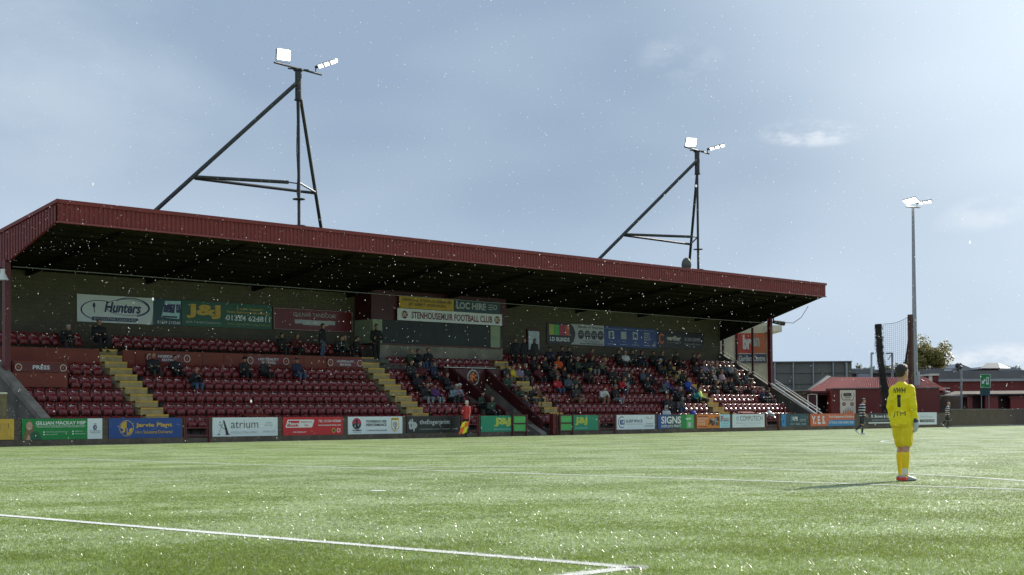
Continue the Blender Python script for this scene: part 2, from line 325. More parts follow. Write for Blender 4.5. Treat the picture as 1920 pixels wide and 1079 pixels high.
# ------------------------------------------------------------------ ground and pitch
FY, FT = 54.08, 1.095                       # pitch wall plane and its top
b = MB(); b.box((-1500, -1500, -1.0), (2500, 2500, -.02), K['asphalt']); b.build('ground', kind='structure')
b = MB(); b.box((-40, -40, -.4), (112, 54.0, 0), TURF); b.build('pitch', kind='structure')
lb = MB(); SEG = []
def gline(p, q, wdt=.11):
    SEG.append((p[0], p[1], q[0], q[1], wdt))
    p = Vector((p[0], p[1], 0)); q = Vector((q[0], q[1], 0)); d = (q-p).normalized(); n = Vector((-d.y, d.x, 0)); L_ = (q-p).length; k = max(2, int(L_/.22))
    vs = []
    for i in range(k+1):
        c = p+d*(L_*i/k); e1 = rnd.uniform(-.009, .009); e2 = rnd.uniform(-.009, .009)
        vs += [c+n*(wdt/2+e1)+Vector((0, 0, .006)), c-n*(wdt/2+e2)+Vector((0, 0, .006))]
    lb.add(vs, [(2*i, 2*i+1, 2*i+3, 2*i+2) for i in range(k)], LINE)
A_ = hit(1186, 1065.8, 2, 0); B_ = hit(0, 967, 2, 0); d6 = (B_-A_).normalized()
gline(A_-d6*.05, A_+d6*18.32, .12)
ux = Vector((1, 0, 0)); gline(A_+Vector((.06, 0, 0)), A_-ux*5.5, .12); gline(A_+d6*18.32, A_+d6*18.32-ux*5.5)
C18 = hit(88, 859.3, 2, 0); D18 = hit(1500, 905, 2, 0); d18 = (D18-C18).normalized()
gline(C18, C18+d18*40.3); gline(C18, (C18.x-16.5, C18.y, 0)); gline(C18+d18*40.3, (C18.x-16.5, C18.y-40.3, 0))
U6, V6 = 7.205, 6.075; sx_, sy_ = U6+5.5, V6+9.16
prev = None
for i in range(0, 61):
    a = R(-54+108*i/60); q = (sx_+.35+9.15*math.cos(a), sy_+9.15*math.sin(a))
    if prev and q[0] > C18.x: gline(prev, q)
    prev = q
gline((U6-5.5, -13), (U6-5.5, 53.2)); gline((U6-5.5, 53.25), (101, 53.25), .12); gline((52, -12), (52, 53.2)); gline((101, -13), (101, 53.2)); gline((84.5, 36), (84.5, -4.5)); gline((84.5, 36), (101, 36))
for i in range(72):
    a = 2*math.pi*i/72; c2 = 2*math.pi*(i+1)/72
    gline((52+9.15*math.cos(a), 20+9.15*math.sin(a)), (52+9.15*math.cos(c2), 20+9.15*math.sin(c2)))
b = MB(); b.tube((sx_, sy_, .002), (sx_, sy_, .008), .11, LINE, n=16); lb.add(b.v, b.f, LINE)
lb.build('pitch_markings', kind='structure')

# real blades near the camera give the turf its nap
def blades():
    import numpy as np
    g = np.random.default_rng(3); n = 430000
    yy = g.uniform(1/58, 1/8.6, n); d = 1/yy; x = g.uniform(-.40, .40, n)*d
    P = np.outer(d, (math.sin(YAW), math.cos(YAW)))+np.outer(x, (rt0.x, rt0.y)); keep = P[:, 1] < 53.1; P = P[keep]; d = d[keep]; n = len(d)
    h = g.uniform(.010, .022, n)*np.minimum(1.1, 11/d); a = g.uniform(0, 6.283, n); w_ = g.uniform(.00016, .00030, n)*d*(.75+.5*g.random(n)); le = g.uniform(.2, 1.3, n)*h; b_ = g.uniform(0, 6.283, n)
    ca, sa = np.cos(a)*w_, np.sin(a)*w_; V = np.zeros((n, 3, 3))
    V[:, 0, 0] = P[:, 0]-ca; V[:, 0, 1] = P[:, 1]-sa; V[:, 1, 0] = P[:, 0]+ca; V[:, 1, 1] = P[:, 1]+sa
    V[:, 2, 0] = P[:, 0]+ca*.3+np.cos(b_)*le; V[:, 2, 1] = P[:, 1]+sa*.3+np.sin(b_)*le; V[:, 2, 2] = h
    me = bpy.data.meshes.new('turf_blades'); me.vertices.add(n*3); me.vertices.foreach_set('co', V.ravel()); me.loops.add(n*3); me.loops.foreach_set('vertex_index', np.arange(n*3)); me.polygons.add(n); me.polygons.foreach_set('loop_start', np.arange(n)*3)
    mi = np.zeros(n, dtype=int)
    for x0, y0, x1, y1, wd_ in SEG:
        dx, dy = x1-x0, y1-y0; L2 = dx*dx+dy*dy; t = np.clip(((P[:, 0]-x0)*dx+(P[:, 1]-y0)*dy)/L2, 0, 1); ds = np.hypot(P[:, 0]-x0-t*dx, P[:, 1]-y0-t*dy); mi[ds < wd_*.5+.012] = 1
    me.polygons.foreach_set('material_index', mi); me.update(calc_edges=True)
    def bm_(nm, c0, c1, tc_):
        m = bpy.data.materials.new(nm); m.use_nodes = True; n_ = m.node_tree.nodes; l = m.node_tree.links; bb = n_['Principled BSDF']
        g_ = n_.new('ShaderNodeNewGeometry'); r = n_.new('ShaderNodeValToRGB'); r.color_ramp.elements[0].color = c0+(1,); r.color_ramp.elements[1].color = c1+(1,); l.new(g_.outputs['Random Per Island'], r.inputs[0])
        no = n_.new('ShaderNodeTexNoise'); no.inputs['Scale'].default_value = .42; no.inputs['Detail'].default_value = 7; no.inputs['Roughness'].default_value = .68; l.new(g_.outputs['Position'], no.inputs[0])
        mr_ = n_.new('ShaderNodeMapRange'); mr_.inputs[1].default_value = .38; mr_.inputs[2].default_value = .62; mr_.inputs[3].default_value = .55; mr_.inputs[4].default_value = 1.15; l.new(no.outputs['Fac'], mr_.inputs[0])
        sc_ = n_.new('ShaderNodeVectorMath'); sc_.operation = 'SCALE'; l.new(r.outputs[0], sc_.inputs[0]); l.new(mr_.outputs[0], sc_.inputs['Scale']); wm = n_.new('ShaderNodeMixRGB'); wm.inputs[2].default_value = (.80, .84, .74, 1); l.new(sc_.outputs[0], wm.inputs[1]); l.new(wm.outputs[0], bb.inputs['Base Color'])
        # wet fibres: sun glints painted near-white into their colour, plus gloss, in patches
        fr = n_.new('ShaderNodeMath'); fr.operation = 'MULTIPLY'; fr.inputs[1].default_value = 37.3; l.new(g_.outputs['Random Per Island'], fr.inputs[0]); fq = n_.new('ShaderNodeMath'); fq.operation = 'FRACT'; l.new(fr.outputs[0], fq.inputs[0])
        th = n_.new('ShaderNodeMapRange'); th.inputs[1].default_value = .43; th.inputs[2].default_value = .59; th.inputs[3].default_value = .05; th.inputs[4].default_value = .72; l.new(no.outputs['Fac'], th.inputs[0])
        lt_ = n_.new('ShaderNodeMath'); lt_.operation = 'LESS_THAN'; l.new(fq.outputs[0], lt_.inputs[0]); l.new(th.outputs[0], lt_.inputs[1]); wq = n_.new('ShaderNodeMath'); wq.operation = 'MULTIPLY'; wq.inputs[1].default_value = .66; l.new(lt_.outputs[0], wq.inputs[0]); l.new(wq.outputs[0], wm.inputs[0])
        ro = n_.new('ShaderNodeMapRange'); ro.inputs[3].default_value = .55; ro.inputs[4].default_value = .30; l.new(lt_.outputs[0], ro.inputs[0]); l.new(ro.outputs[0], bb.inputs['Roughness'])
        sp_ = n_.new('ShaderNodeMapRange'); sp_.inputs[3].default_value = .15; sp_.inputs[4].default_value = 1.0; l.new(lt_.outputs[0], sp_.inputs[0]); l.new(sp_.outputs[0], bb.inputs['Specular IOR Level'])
        tl = n_.new('ShaderNodeBsdfTranslucent'); tl.inputs[0].default_value = tc_+(1,); mx_ = n_.new('ShaderNodeMixShader'); mx_.inputs[0].default_value = .35; l.new(bb.outputs[0], mx_.inputs[1]); l.new(tl.outputs[0], mx_.inputs[2]); l.new(mx_.outputs[0], n_['Material Output'].inputs[0]); return m
    me.materials.append(bm_('blade_fibre', (.084, .142, .022), (.240, .325, .070), (.31, .41, .07))); me.materials.append(bm_('white_fibre', (.6, .62, .56), (.85, .86, .8), (.7, .7, .66)))
    o = bpy.data.objects.new('grass_blades', me); C.objects.link(o); tag(o, 'short wet artificial grass fibres covering the pitch', 'grass'); o['kind'] = 'stuff'
blades()

# ------------------------------------------------------------------ the grandstand
UL, UR = 28.31, 84.44
ROWS = 7
def ry(k): return 56.0+.88*k               # seat back line of row k
def rz(k): return .355+.61*k               # tread height of row k
AIS = [(33.55, 34.69), (49.02, 50.17), (59.35, 60.45), (75.15, 76.34)]
BLK = dict(A=(UL+.25, 33.5), B=(34.75, 48.95), C=(50.25, 54.6), D=(57.7, 59.3), E=(60.5, 75.1), F=(76.4, 84.1))
gs = thing('grandstand', 'long maroon covered grandstand with raked seating behind the far touchline', 'grandstand', (UL, 55, 0))
# terracing: one concrete stepped block per section (the tunnel cuts through the middle)
def terrace(b_, u0, u1, top=ROWS):
    prof = [(55.12, 0)]
    for k in range(top): prof += [(55.12+.88*k, rz(k)), (55.12+.88*(k+1), rz(k))]
    prof += [(62.7, rz(top-1)), (62.7, 0)]
    b_.prism([(u0, y, z) for y, z in prof], (u1-u0, 0, 0), K['concrete_d'])
b = MB()
for u0, u1 in ((UL+.2, 54.75), (57.5, UR-.2)): terrace(b, u0, u1)
b.box((54.752, 59.4, 0), (57.498, 62.7, 3.4), K['concrete_d'])
b.build('terracing', gs)
# raised rear walkway of the left half with its red front
def red_front(b_):
    b_.box((UL+.22, 60.0, 3.30), (33.55, 60.08, 4.27), K['red_panel']); b_.box((UL+.22, 60.08, 4.0), (33.55, 62.6, 4.2), K['concrete_d'])
    b_.box((34.75, 60.0, 3.30), (49.0, 60.08, 4.27), K['red_panel']); b_.box((34.75, 60.08, 4.0), (51.0, 62.6, 4.2), K['concrete_d'])
    for u in [x*1.22+35.4 for x in range(11)]: b_.box((u, 59.985, 3.32), (u+.03, 60.0, 4.25), K['maroon'])
part('hospitality_front', gs, red_front)
# stairs
for a, c in AIS:
    b = MB(); n = 0; y = 55.12-.44; z = 0.0
    while z < 4.0:
        z1 = z+.305; top = 62.2 if z1 > 3.98 else y+.44
        if z1 > rz(0)-.2:
            b.box((a, y, max(0, z-.1)), (c, 62.0, z1+.012), K['yellow_worn']); b.box((a, y-.012, z1-.045), (c, y+.30, z1+.03), K['yellow'])
        y += .44; z = z1
    b.build('stairs', gs)
# rear wall with joints, door openings filled by doors
def rear(b_):
    b_.box((UL, 62.7, 0), (UR, 62.95, 7.95), K['render_wall'])
part('rear_wall', gs, rear)
for u in (36.1, 46.2):
    part('wall_joint_strip', gs, lambda b_: b_.box((u, 62.685, 4.2), (u+.05, 62.7, 7.9), K['concrete_d']))
def door1(b_): b_.box((50.85, 62.62, 4.2), (51.9, 62.68, 6.32), mat('brown_door', (.10, .065, .035), .5))
dr = part('door', gs, door1)
b = MB(); b.box((50.73, 62.58, 4.2), (50.84, 62.7, 6.42), 'white'); b.box((51.91, 62.58, 4.2), (52.02, 62.7, 6.42), 'white'); b.box((50.73, 62.58, 6.325), (52.02, 62.7, 6.42), 'white'); b.build('door_frame', dr)
b = MB(); b.box((64.45, 62.6, 5.22), (65.45, 62.66, 6.38), mat('frosted_pane', (.45, .55, .60), .3)); wd = b.build('window', gs)
b = MB()
for q in (((64.36, 62.58, 5.12), (64.449, 62.7, 6.5)), ((65.451, 62.58, 5.12), (65.55, 62.7, 6.5)), ((64.45, 62.58, 6.385), (65.45, 62.7, 6.5)), ((64.45, 62.58, 5.12), (65.45, 62.7, 5.215))): b.box(q[0], q[1], K['maroon_dark'])
b.build('window_frame', wd)
b = MB(); b.box((51.1, 62.6, 6.55), (51.45, 62.7, 7.15), K['lgrey'] if 'lgrey' in K else PM('lgrey')); b.build('vent', gs)
# roof
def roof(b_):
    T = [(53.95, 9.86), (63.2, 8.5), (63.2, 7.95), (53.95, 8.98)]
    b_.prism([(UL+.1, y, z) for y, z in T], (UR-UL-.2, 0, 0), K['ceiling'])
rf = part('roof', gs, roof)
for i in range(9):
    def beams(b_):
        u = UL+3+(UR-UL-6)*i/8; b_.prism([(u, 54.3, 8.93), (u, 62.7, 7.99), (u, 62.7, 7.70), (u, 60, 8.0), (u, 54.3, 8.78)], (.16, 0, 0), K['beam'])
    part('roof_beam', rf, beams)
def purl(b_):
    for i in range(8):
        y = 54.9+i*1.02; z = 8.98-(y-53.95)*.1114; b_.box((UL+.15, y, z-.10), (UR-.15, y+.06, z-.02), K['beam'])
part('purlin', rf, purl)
part('cable', rf, lambda b_: b_.tube((UL+.3, 58.45, 7.6), (UR-.3, 58.45, 7.45), .02, K['lgreyc'] if 'lgreyc' in K else mat('pale_cable', (.25, .25, .24), .5), n=6))
# corrugated fascia
def corr(b_, p0, dirv, nrm, length, zt, zb, pitch=.215):
    """zt, zb functions of distance"""
    p0 = Vector(p0); dirv = Vector(dirv); nrm = Vector(nrm); n = int(length/pitch); vs = []; fs = []
    prof = ((0, 0), (.32, 0), (.42, .032), (.88, .032))
    for i in range(n+1):
        for f_, h in prof:
            s_ = min(length, (i+f_)*pitch); q = p0+dirv*s_+nrm*h
            vs += [(q.x, q.y, zb(s_)), (q.x, q.y, zt(s_))]
    for i in range(len(vs)//2-1): fs.append((2*i, 2*i+2, 2*i+3, 2*i+1))
    b_.add(vs, fs, K['maroon_clad'])
def fasc(b_):
    corr(b_, (UL, 53.88, 0), (1, 0, 0), (0, -1, 0), UR-UL, lambda s: 9.80, lambda s: 9.06)
    b_.box((UL, 53.89, 9.02), (UR, 53.94, 9.84), K['maroon_clad'])
part('fascia', rf, fasc)
part('fascia_capping', rf, lambda b_: b_.box((UL-.04, 53.79, 9.78), (UR+.04, 54.1, 9.94), K['maroon_clad']))
part('fascia_drip_edge', rf, lambda b_: b_.box((UL-.04, 53.80, 8.99), (UR+.04, 53.95, 9.055), mat('drip_edge', (.26, .05, .045), .4)))
for nm, u, nx in (('verge', UL, -1), ('verge', UR, 1)):
    b = MB(); u0 = u+(-.02 if nx < 0 else .02)
    b.prism([(u0, 53.95, 9.04), (u0, 63.3, 6.22), (u0, 63.3, 8.45), (u0, 53.95, 9.86)], (-.06*nx, 0, 0), K['ceiling'] if nx > 0 else K['maroon_clad'])
    corr(b, (u0, 53.95, 0), (0, 1, 0), (nx, 0, 0), 9.3, lambda s: 9.74-.153*s, lambda s: 9.06-.302*s, .25)
    o = b.build(nm, rf)
    b = MB(); b.prism([(u0+nx*.035, 53.8, 9.80), (u0+nx*.035, 63.3, 8.36), (u0+nx*.035, 63.3, 8.52), (u0+nx*.035, 53.8, 9.945)], (nx*.05, 0, 0), K['maroon_clad']); b.build('verge_capping', o)
# columns and end walls
for u in (UL, UR-.0):
    part('column', gs, lambda b_: b_.box((u-.13, 58.28, 0), (u+.13, 58.54, 7.86), K['maroon']))
for y, zb_, zt in ((59.83, 3.5, 7.2), (61.2, 4.4, 6.78), (62.4, 5.2, 6.45)):
    part('mullion', gs, lambda b_: b_.box((UR-.06, y, zb_), (UR+.06, y+.12, zt), K['maroon_dark']))
def endwall(b_, u0, u1, m_):
    b_.prism([(u0, 54.75, 0), (u0, 54.75, .95), (u0, 62.7, 5.55), (u0, 62.7, 0)], (u1-u0, 0, 0), m_)
part('end_wall', gs, lambda b_: endwall(b_, UL-.2, UL+.05, mat('stained_concrete', (.14, .125, .10), .9, 0, .35, 1.2, .5, 14, dirt=((.05, .048, .04), .8, .7)))); part('end_wall', gs, lambda b_: endwall(b_, UR-.12, UR+.12, K['concrete_d']))
part('end_wall_coping', gs, lambda b_: b_.prism([(UL-.32, 54.72, .86), (UL-.32, 54.72, 1.12), (UL-.32, 62.7, 5.66), (UL-.32, 62.7, 5.38)], (.42, 0, 0), mat('worn_coping', (.19, .17, .14), .9, 0, .3, 2, .4, 14)))
gz = part('end_glazing', gs, lambda b_: b_.prism([(UR, 58.55, 3.25), (UR, 62.68, 5.62), (UR, 62.68, 6.45), (UR, 58.55, 7.72)], (.012, 0, 0), K['glazing']))
def rail(b_):
    b_.tube((UR-.1, 54.6, 1.0), (UR-.1, 58.3, 3.19), .085, K['white']); b_.tube((UR-.1, 58.3, 3.19), (UR-.1, 62.6, 5.72), .035, K['cream']); b_.tube((UR+.2, 54.5, 1.35), (UR+.2, 58.2, 3.5), .035, K['white']); b_.tube((UR+.45, 54.3, .95), (UR+.45, 58.3, 3.3), .035, K['white'])
part('handrail', gs, rail)
part('handrail', gs, lambda b_: [b_.tube((UL+.12, 55.0, 1.15), (UL+.12, 58.3, 3.05), .03, K['maroon'])]+[b_.tube((UL+.12, y, .7+(y-55)*.58), (UL+.12, y, 1.15+(y-55)*.576), .025, K['maroon']) for y in (55.0, 56.1, 57.2, 58.2)])
# aisle handrails by the third and fourth stair
for u in (59.3, 60.5):
    part('stair_rail', gs, lambda b_: (b_.tube((u, 55.2, .9), (u, 55.2, 1.75), .025, K['black']), b_.tube((u, 56.6, 1.6), (u, 56.6, 2.6), .025, K['black']), b_.tube((u, 55.2, 1.75), (u, 56.6, 2.6), .02, K['black'])))
# hospitality suite (box)
HX0, HX1, HY = 51.25, 60.75, 61.15
part('suite_wall', gs, lambda b_: b_.box((HX0-.2, HY, 3.4), (HX1, 62.69, 5.08), K['cream'] if 0 else K['concrete']))
def suite(b_):
    b_.box((HX0-.55, HY-.02, 5.14), (HX0+.12, 62.69, 6.45), K['green_curtain']); b_.box((HX1-.9, HY+.1, 5.14), (HX1-.1, 62.69, 6.45), K['green_curtain']); 
    b_.box((HX0-.55, HY+.1, 6.452), (HX1+.4, 62.69, 8.1), K['maroon_dark'])
part('suite_frame', gs, suite)
sw = part('suite_window', gs, lambda b_: b_.box((HX0+.12, HY+.14, 5.14), (HX1-.9, HY+.18, 6.45), K['glass']))
part('window_sill', sw, lambda b_: b_.box((HX0-.62, HY-.12, 5.082), (HX1+.15, HY+.14, 5.138), K['maroon']))
part('door', gs, lambda b_: b_.box((HX1+.002, 61.3, 3.6), (HX1+.12, 62.3, 5.7), K['concrete_d']))
# directors' panel under the suite and tunnel
def dpanel(b_):
    b_.box((51.0, 59.95, 3.0), (54.4, 60.02, 3.70), K['maroon_dark']); b_.box((54.4, 59.3, 2.3), (58.9, 59.36, 3.76), K['maroon_dark']); b_.box((58.9, 59.95, 3.0), (61.0, 60.02, 3.8), K['maroon_dark'])
    b_.tube((54.2, 59.2, 3.82), (58.2, 59.2, 3.82), .02, K['white'])
part('tunnel_rear_panel', gs, dpanel)
for u, zf in ((54.72, .75), (57.45, .3)):
    part('tunnel_parapet', gs, lambda b_: (b_.prism([(u, 54.9, 0), (u, 54.9, zf+.25), (u, 59.3, 3.45+zf*.3), (u, 59.3, 0)], (.14, 0, 0), K['concrete']),
         b_.prism([(u-.03, 54.85, zf), (u-.03, 54.85, zf+.55), (u-.03, 59.3, 3.80), (u-.03, 59.3, 3.05)], (.20, 0, 0), K['maroon_dark'])))
part('tunnel_floor', gs, lambda b_: b_.box((54.9, 54.3, -.015), (57.45, 59.3, .012), K['kerb']))
part('players_ramp', gs, lambda b_: b_.prism([(56.85, 54.35, 0), (56.85, 54.35, .12), (56.85, 55.3, .6), (56.85, 55.3, 0)], (.5, 0, 0), K['concrete']))
# press box
part('press_box', gs, lambda b_: (b_.box((UL+.2, 58.2, 2.45), (31.0, 59.9, 3.56), K['red_panel']), b_.box((UL+.2, 58.19, 3.10), (31.0, 58.2, 3.50), K['maroon_dark'])))

# ------------------------------------------------------------------ seats
def shell(b_, w_, z0, z1, y0, lean, bulge, curl, m_, rev=1, th=.012, nx=9, nz=7):
    """rounded seat shell: arch outline, domed, rolled edge"""
    g = []
    for side in (0, 1):
        for j in range(nz+1):
            t = j/nz; z = z0+(z1-z0)*t; hw = w_/2*(1 if t < .5 else math.sqrt(max(.03, 1-((t-.5)/.51)**2.6)))
            for i in range(nx+1):
                s_ = -1+2*i/nx; e = max(abs(s_)**3.2, (max(0, t-.45)/.55)**2.2); y = y0+lean*t-bulge*(1-s_*s_)*(1-abs(2*t-1)**2)+curl*e+side*th
                g.append((s_*hw, y, z))
    n = (nx+1)*(nz+1); fs = []
    for j in range(nz):
        for i in range(nx):
            a = j*(nx+1)+i; fs.append((a, a+1, a+nx+2, a+nx+1)); fs.append((n+a, n+a+nx+1, n+a+nx+2, n+a+1))
    for j in range(nz):
        a = j*(nx+1); fs.append((a, a+nx+1, n+a+nx+1, n+a)); a += nx; fs.append((a, n+a, n+a+nx+1, a+nx+1))
    for i in range(nx):
        a = i; fs.append((a, n+a, n+a+1, a+1)); a = nz*(nx+1)+i; fs.append((a, a+1, n+a+1, n+a))
    b_.add(g, fs, m_, True)
SP = .53
def seat_meshes():
    b1 = MB(); shell(b1, .515, .30, .84, 0, .05, -.03, .09, K['seat']); shell(b1, .47, .765, .82, -.035, .04, .0, .05, K['seat'], nz=3)
    b2 = MB(); shell(b2, .43, .25, .585, -.15, .05, .06, .035, K['seat_d'], th=.02)
    b3 = MB(); b3.box((-.25, -.06, .33), (.25, -.02, .36), K['maroon_dark']); b3.box((-.02, -.05, .0), (.02, .0, .33), K['maroon_dark'])
    for sx in (-.235, .235): b3.box((sx-.012, -.14, .34), (sx+.012, .03, .44), K['maroon_dark'])
    b4 = MB(); b4.prism([(-.11, .020, .665), (.02, .020, .665), (.02, .022, .687), (-.09, .022, .69), (-.085, .034, .725), (-.05, .044, .76), (-.07, .046, .768), (-.108, .034, .73)], (0, .01, 0), K['panelwhite'])  # sky highlight on the backrest, modelled as a thin white arc and dash
    return b1, b2, b3, b4
NUMW = ['first', 'second', 'third', 'fourth', 'fifth', 'sixth', 'seventh', 'eighth', 'ninth', 'tenth', 'eleventh', 'twelfth', 'thirteenth', 'fourteenth', 'fifteenth', 'sixteenth', 'seventeenth', 'eighteenth', 'nineteenth', 'twentieth', 'twenty-first', 'twenty-second', 'twenty-third', 'twenty-fourth', 'twenty-fifth', 'twenty-sixth', 'twenty-seventh', 'twenty-eighth', 'twenty-ninth', 'thirtieth', 'thirty-first']
ROWW = ['front row', 'second row', 'third row', 'fourth row', 'fifth row', 'sixth row', 'top row']
BLN = dict(A='leftmost block', B='block between first two stairs', C='block left of tunnel', D='block right of tunnel', E='block between last two stairs', F='rightmost block')
slots = []
def rowseats(bl, k, u0, u1, y=None, z=None, rw=None):
    n = int((u1-u0)/SP+.02); off = (u1-u0-n*SP)/2
    for i in range(n): slots.append((bl, rw or ROWW[k], i, u0+off+SP*(i+.5), (ry(k) if y is None else y)-.13, rz(k) if z is None else z))
for k in range(3): rowseats('A', k, *BLK['A'])
for k in (3, 4): rowseats('A', k, 31.1, 33.5)
rowseats('A', 6, UL+.25, 33.45, 61.4, 4.2, 'rear row above red front')
for k in range(5): rowseats('B', k, *BLK['B'])
rowseats('B', 6, 34.8, 50.4, 61.4, 4.2, 'rear row above red front')
for k in range(5): rowseats('C', k, *BLK['C'])
rowseats('C', 5, 51.2, 60.3, 60.7, 3.56, 'row under suite window')
for k in range(5): rowseats('D', k, *BLK['D'])
for k in range(7): rowseats('E', k, *BLK['E'])
for k in range(7): rowseats('F', k, *BLK['F'])
def dist(s_): return (Vector(s_[3:6])-EYE).length
order = sorted(range(len(slots)), key=lambda i: dist(slots[i])); near = set(order[:298])
b1, b2, b3, b4 = seat_meshes()
ME = []
for nm, bb in (('backrest', b1), ('seat_pan', b2), ('seat_bracket', b3), ('painted_highlight', b4)):
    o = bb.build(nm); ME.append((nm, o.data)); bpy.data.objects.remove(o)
far = MB()
for i, s_ in enumerate(slots):
    bl, rw, n, u, y, z = s_
    if i in near:
        e = bpy.data.objects.new('stadium_seat', None); C.objects.link(e); e.location = (u, y, z); e.rotation_euler = (rnd.uniform(-.02, .02), 0, rnd.uniform(-.03, .03)); e.empty_display_size = .2
        tag(e, 'maroon seat, %s from left, %s, %s' % (NUMW[n], rw, BLN[bl]), 'stadium seat', 'maroon stadium seats')
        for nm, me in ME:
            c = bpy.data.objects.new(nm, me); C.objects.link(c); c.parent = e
    else:
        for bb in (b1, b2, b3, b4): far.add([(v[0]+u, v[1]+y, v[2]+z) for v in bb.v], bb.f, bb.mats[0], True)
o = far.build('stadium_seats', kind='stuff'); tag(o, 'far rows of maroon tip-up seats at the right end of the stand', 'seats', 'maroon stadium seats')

for lab, x, wd_ in (('low dark red table board above the pale A board', 480, 1.3), ('low dark red table board above the blue print shop board', 1208, 1.5), ('low dark red table board beside the right-hand gate', 1402, 1.5)):
    u = hit(x, 773, 1, 55.6).x; t = thing('row_table', lab, 'table', (u, 55.6, 1.1), 'red tables in the front row')
    part('table_top', t, lambda b: b.hexa([(u-wd_/2, 55.45, 1.12), (u+wd_/2, 55.45, 1.12), (u+wd_/2, 55.9, 1.22), (u-wd_/2, 55.9, 1.22), (u-wd_/2, 55.45, 1.16), (u+wd_/2, 55.45, 1.16), (u+wd_/2, 55.9, 1.26), (u-wd_/2, 55.9, 1.26)], K['red_panel']))
    for sx in (-wd_/2+.1, wd_/2-.14): part('leg', t, lambda b: b.box((u+sx, 55.6, .36), (u+sx+.04, 55.64, 1.13), K['maroon_dark']))
u = hit(1442, 770, 1, 55.8).x; t = thing('plastic_sacks', 'crumpled white plastic sacks in the seats near the right-hand gate', 'sacks', (u, 55.8, .4))
for i, (dx, dz, r_) in enumerate(((-.35, 1.0, .2), (.05, 1.08, .24), (.4, .98, .2))):
    part('sack', t, lambda b: b.ball((u+dx, 55.85, dz+.05), r_, K['white'], 9, 6, (1.1, .8, .8)))
# ------------------------------------------------------------------ floodlight pylons on the roof
def floodlight(t, c, face, wdt, hgt, nmod=1, name='floodlight', axis=None):
    """LED head: housing, glowing modules, yoke. face: unit normal of the lit side, axis: its long direction"""
    c = Vector(c); f = Vector(face).normalized(); r_ = f.cross(Vector((0, 0, 1))).normalized()
    if axis is not None: r_ = Vector(axis).normalized(); f = (f-r_*f.dot(r_)).normalized()
    u_ = r_.cross(f)
    def P(a, b_, d): return c+r_*a+u_*b_+f*d
    def slab(b_, x0, x1, z0, z1, d0, d1, m_): b_.hexa([P(x0, z0, d0), P(x1, z0, d0), P(x1, z1, d0), P(x0, z1, d0), P(x0, z0, d1), P(x1, z0, d1), P(x1, z1, d1), P(x0, z1, d1)], m_)
    hm = mat('lamp_housing', (.30, .31, .33), .4, .3); b = MB(); slab(b, -wdt/2, wdt/2, -hgt/2, hgt/2, -.09, -.002, hm)
    for i in range(7): slab(b, -wdt/2+wdt*i/6-.01, -wdt/2+wdt*i/6+.01, -hgt/2+.02, hgt/2-.02, -.15, -.09, hm)
    o = b.build(name, t)
    for i in range(nmod):
        w_ = wdt/nmod; g_ = .008 if nmod == 1 else .05; b = MB(); slab(b, -wdt/2+w_*i+g_, -wdt/2+w_*(i+1)-g_, -hgt/2+.012, hgt/2-.012, 0, .015, mat('lamp_glow', (1, .97, .88), .3, emit=7, var=.02) if nmod == 1 else mat('lamp_glow_side', (1, .97, .9), .3, emit=2.2, var=.02)); b.build('lamp_panel', o)
    b = MB(); q = -1 if u_.z > 0 else 1
    if nmod == 1:
        for sx in (-1, 1): b.path([P(sx*(wdt/2+.03), 0, -.05), P(sx*(wdt/2+.03), q*(hgt/2+.09), -.05)], .014, hm, 6)
        b.path([P(-(wdt/2+.03), q*(hgt/2+.09), -.05), P(wdt/2+.03, q*(hgt/2+.09), -.05)], .016, hm, 6)
    else: b.tube(P(-wdt/2-.16, 0, -.06), P(-wdt/2+.02, 0, -.06), .07, K['mast'], n=8); b.tube(P(-wdt/2-.14, 0, -.06), P(-wdt/2-.14, 0, -.06)-Vector((0, 0, .22)), .03, K['mast'], n=8)
    b.build('yoke', o)
RX = rt0.copy(); FX = Vector((math.sin(YAW), math.cos(YAW), 0))
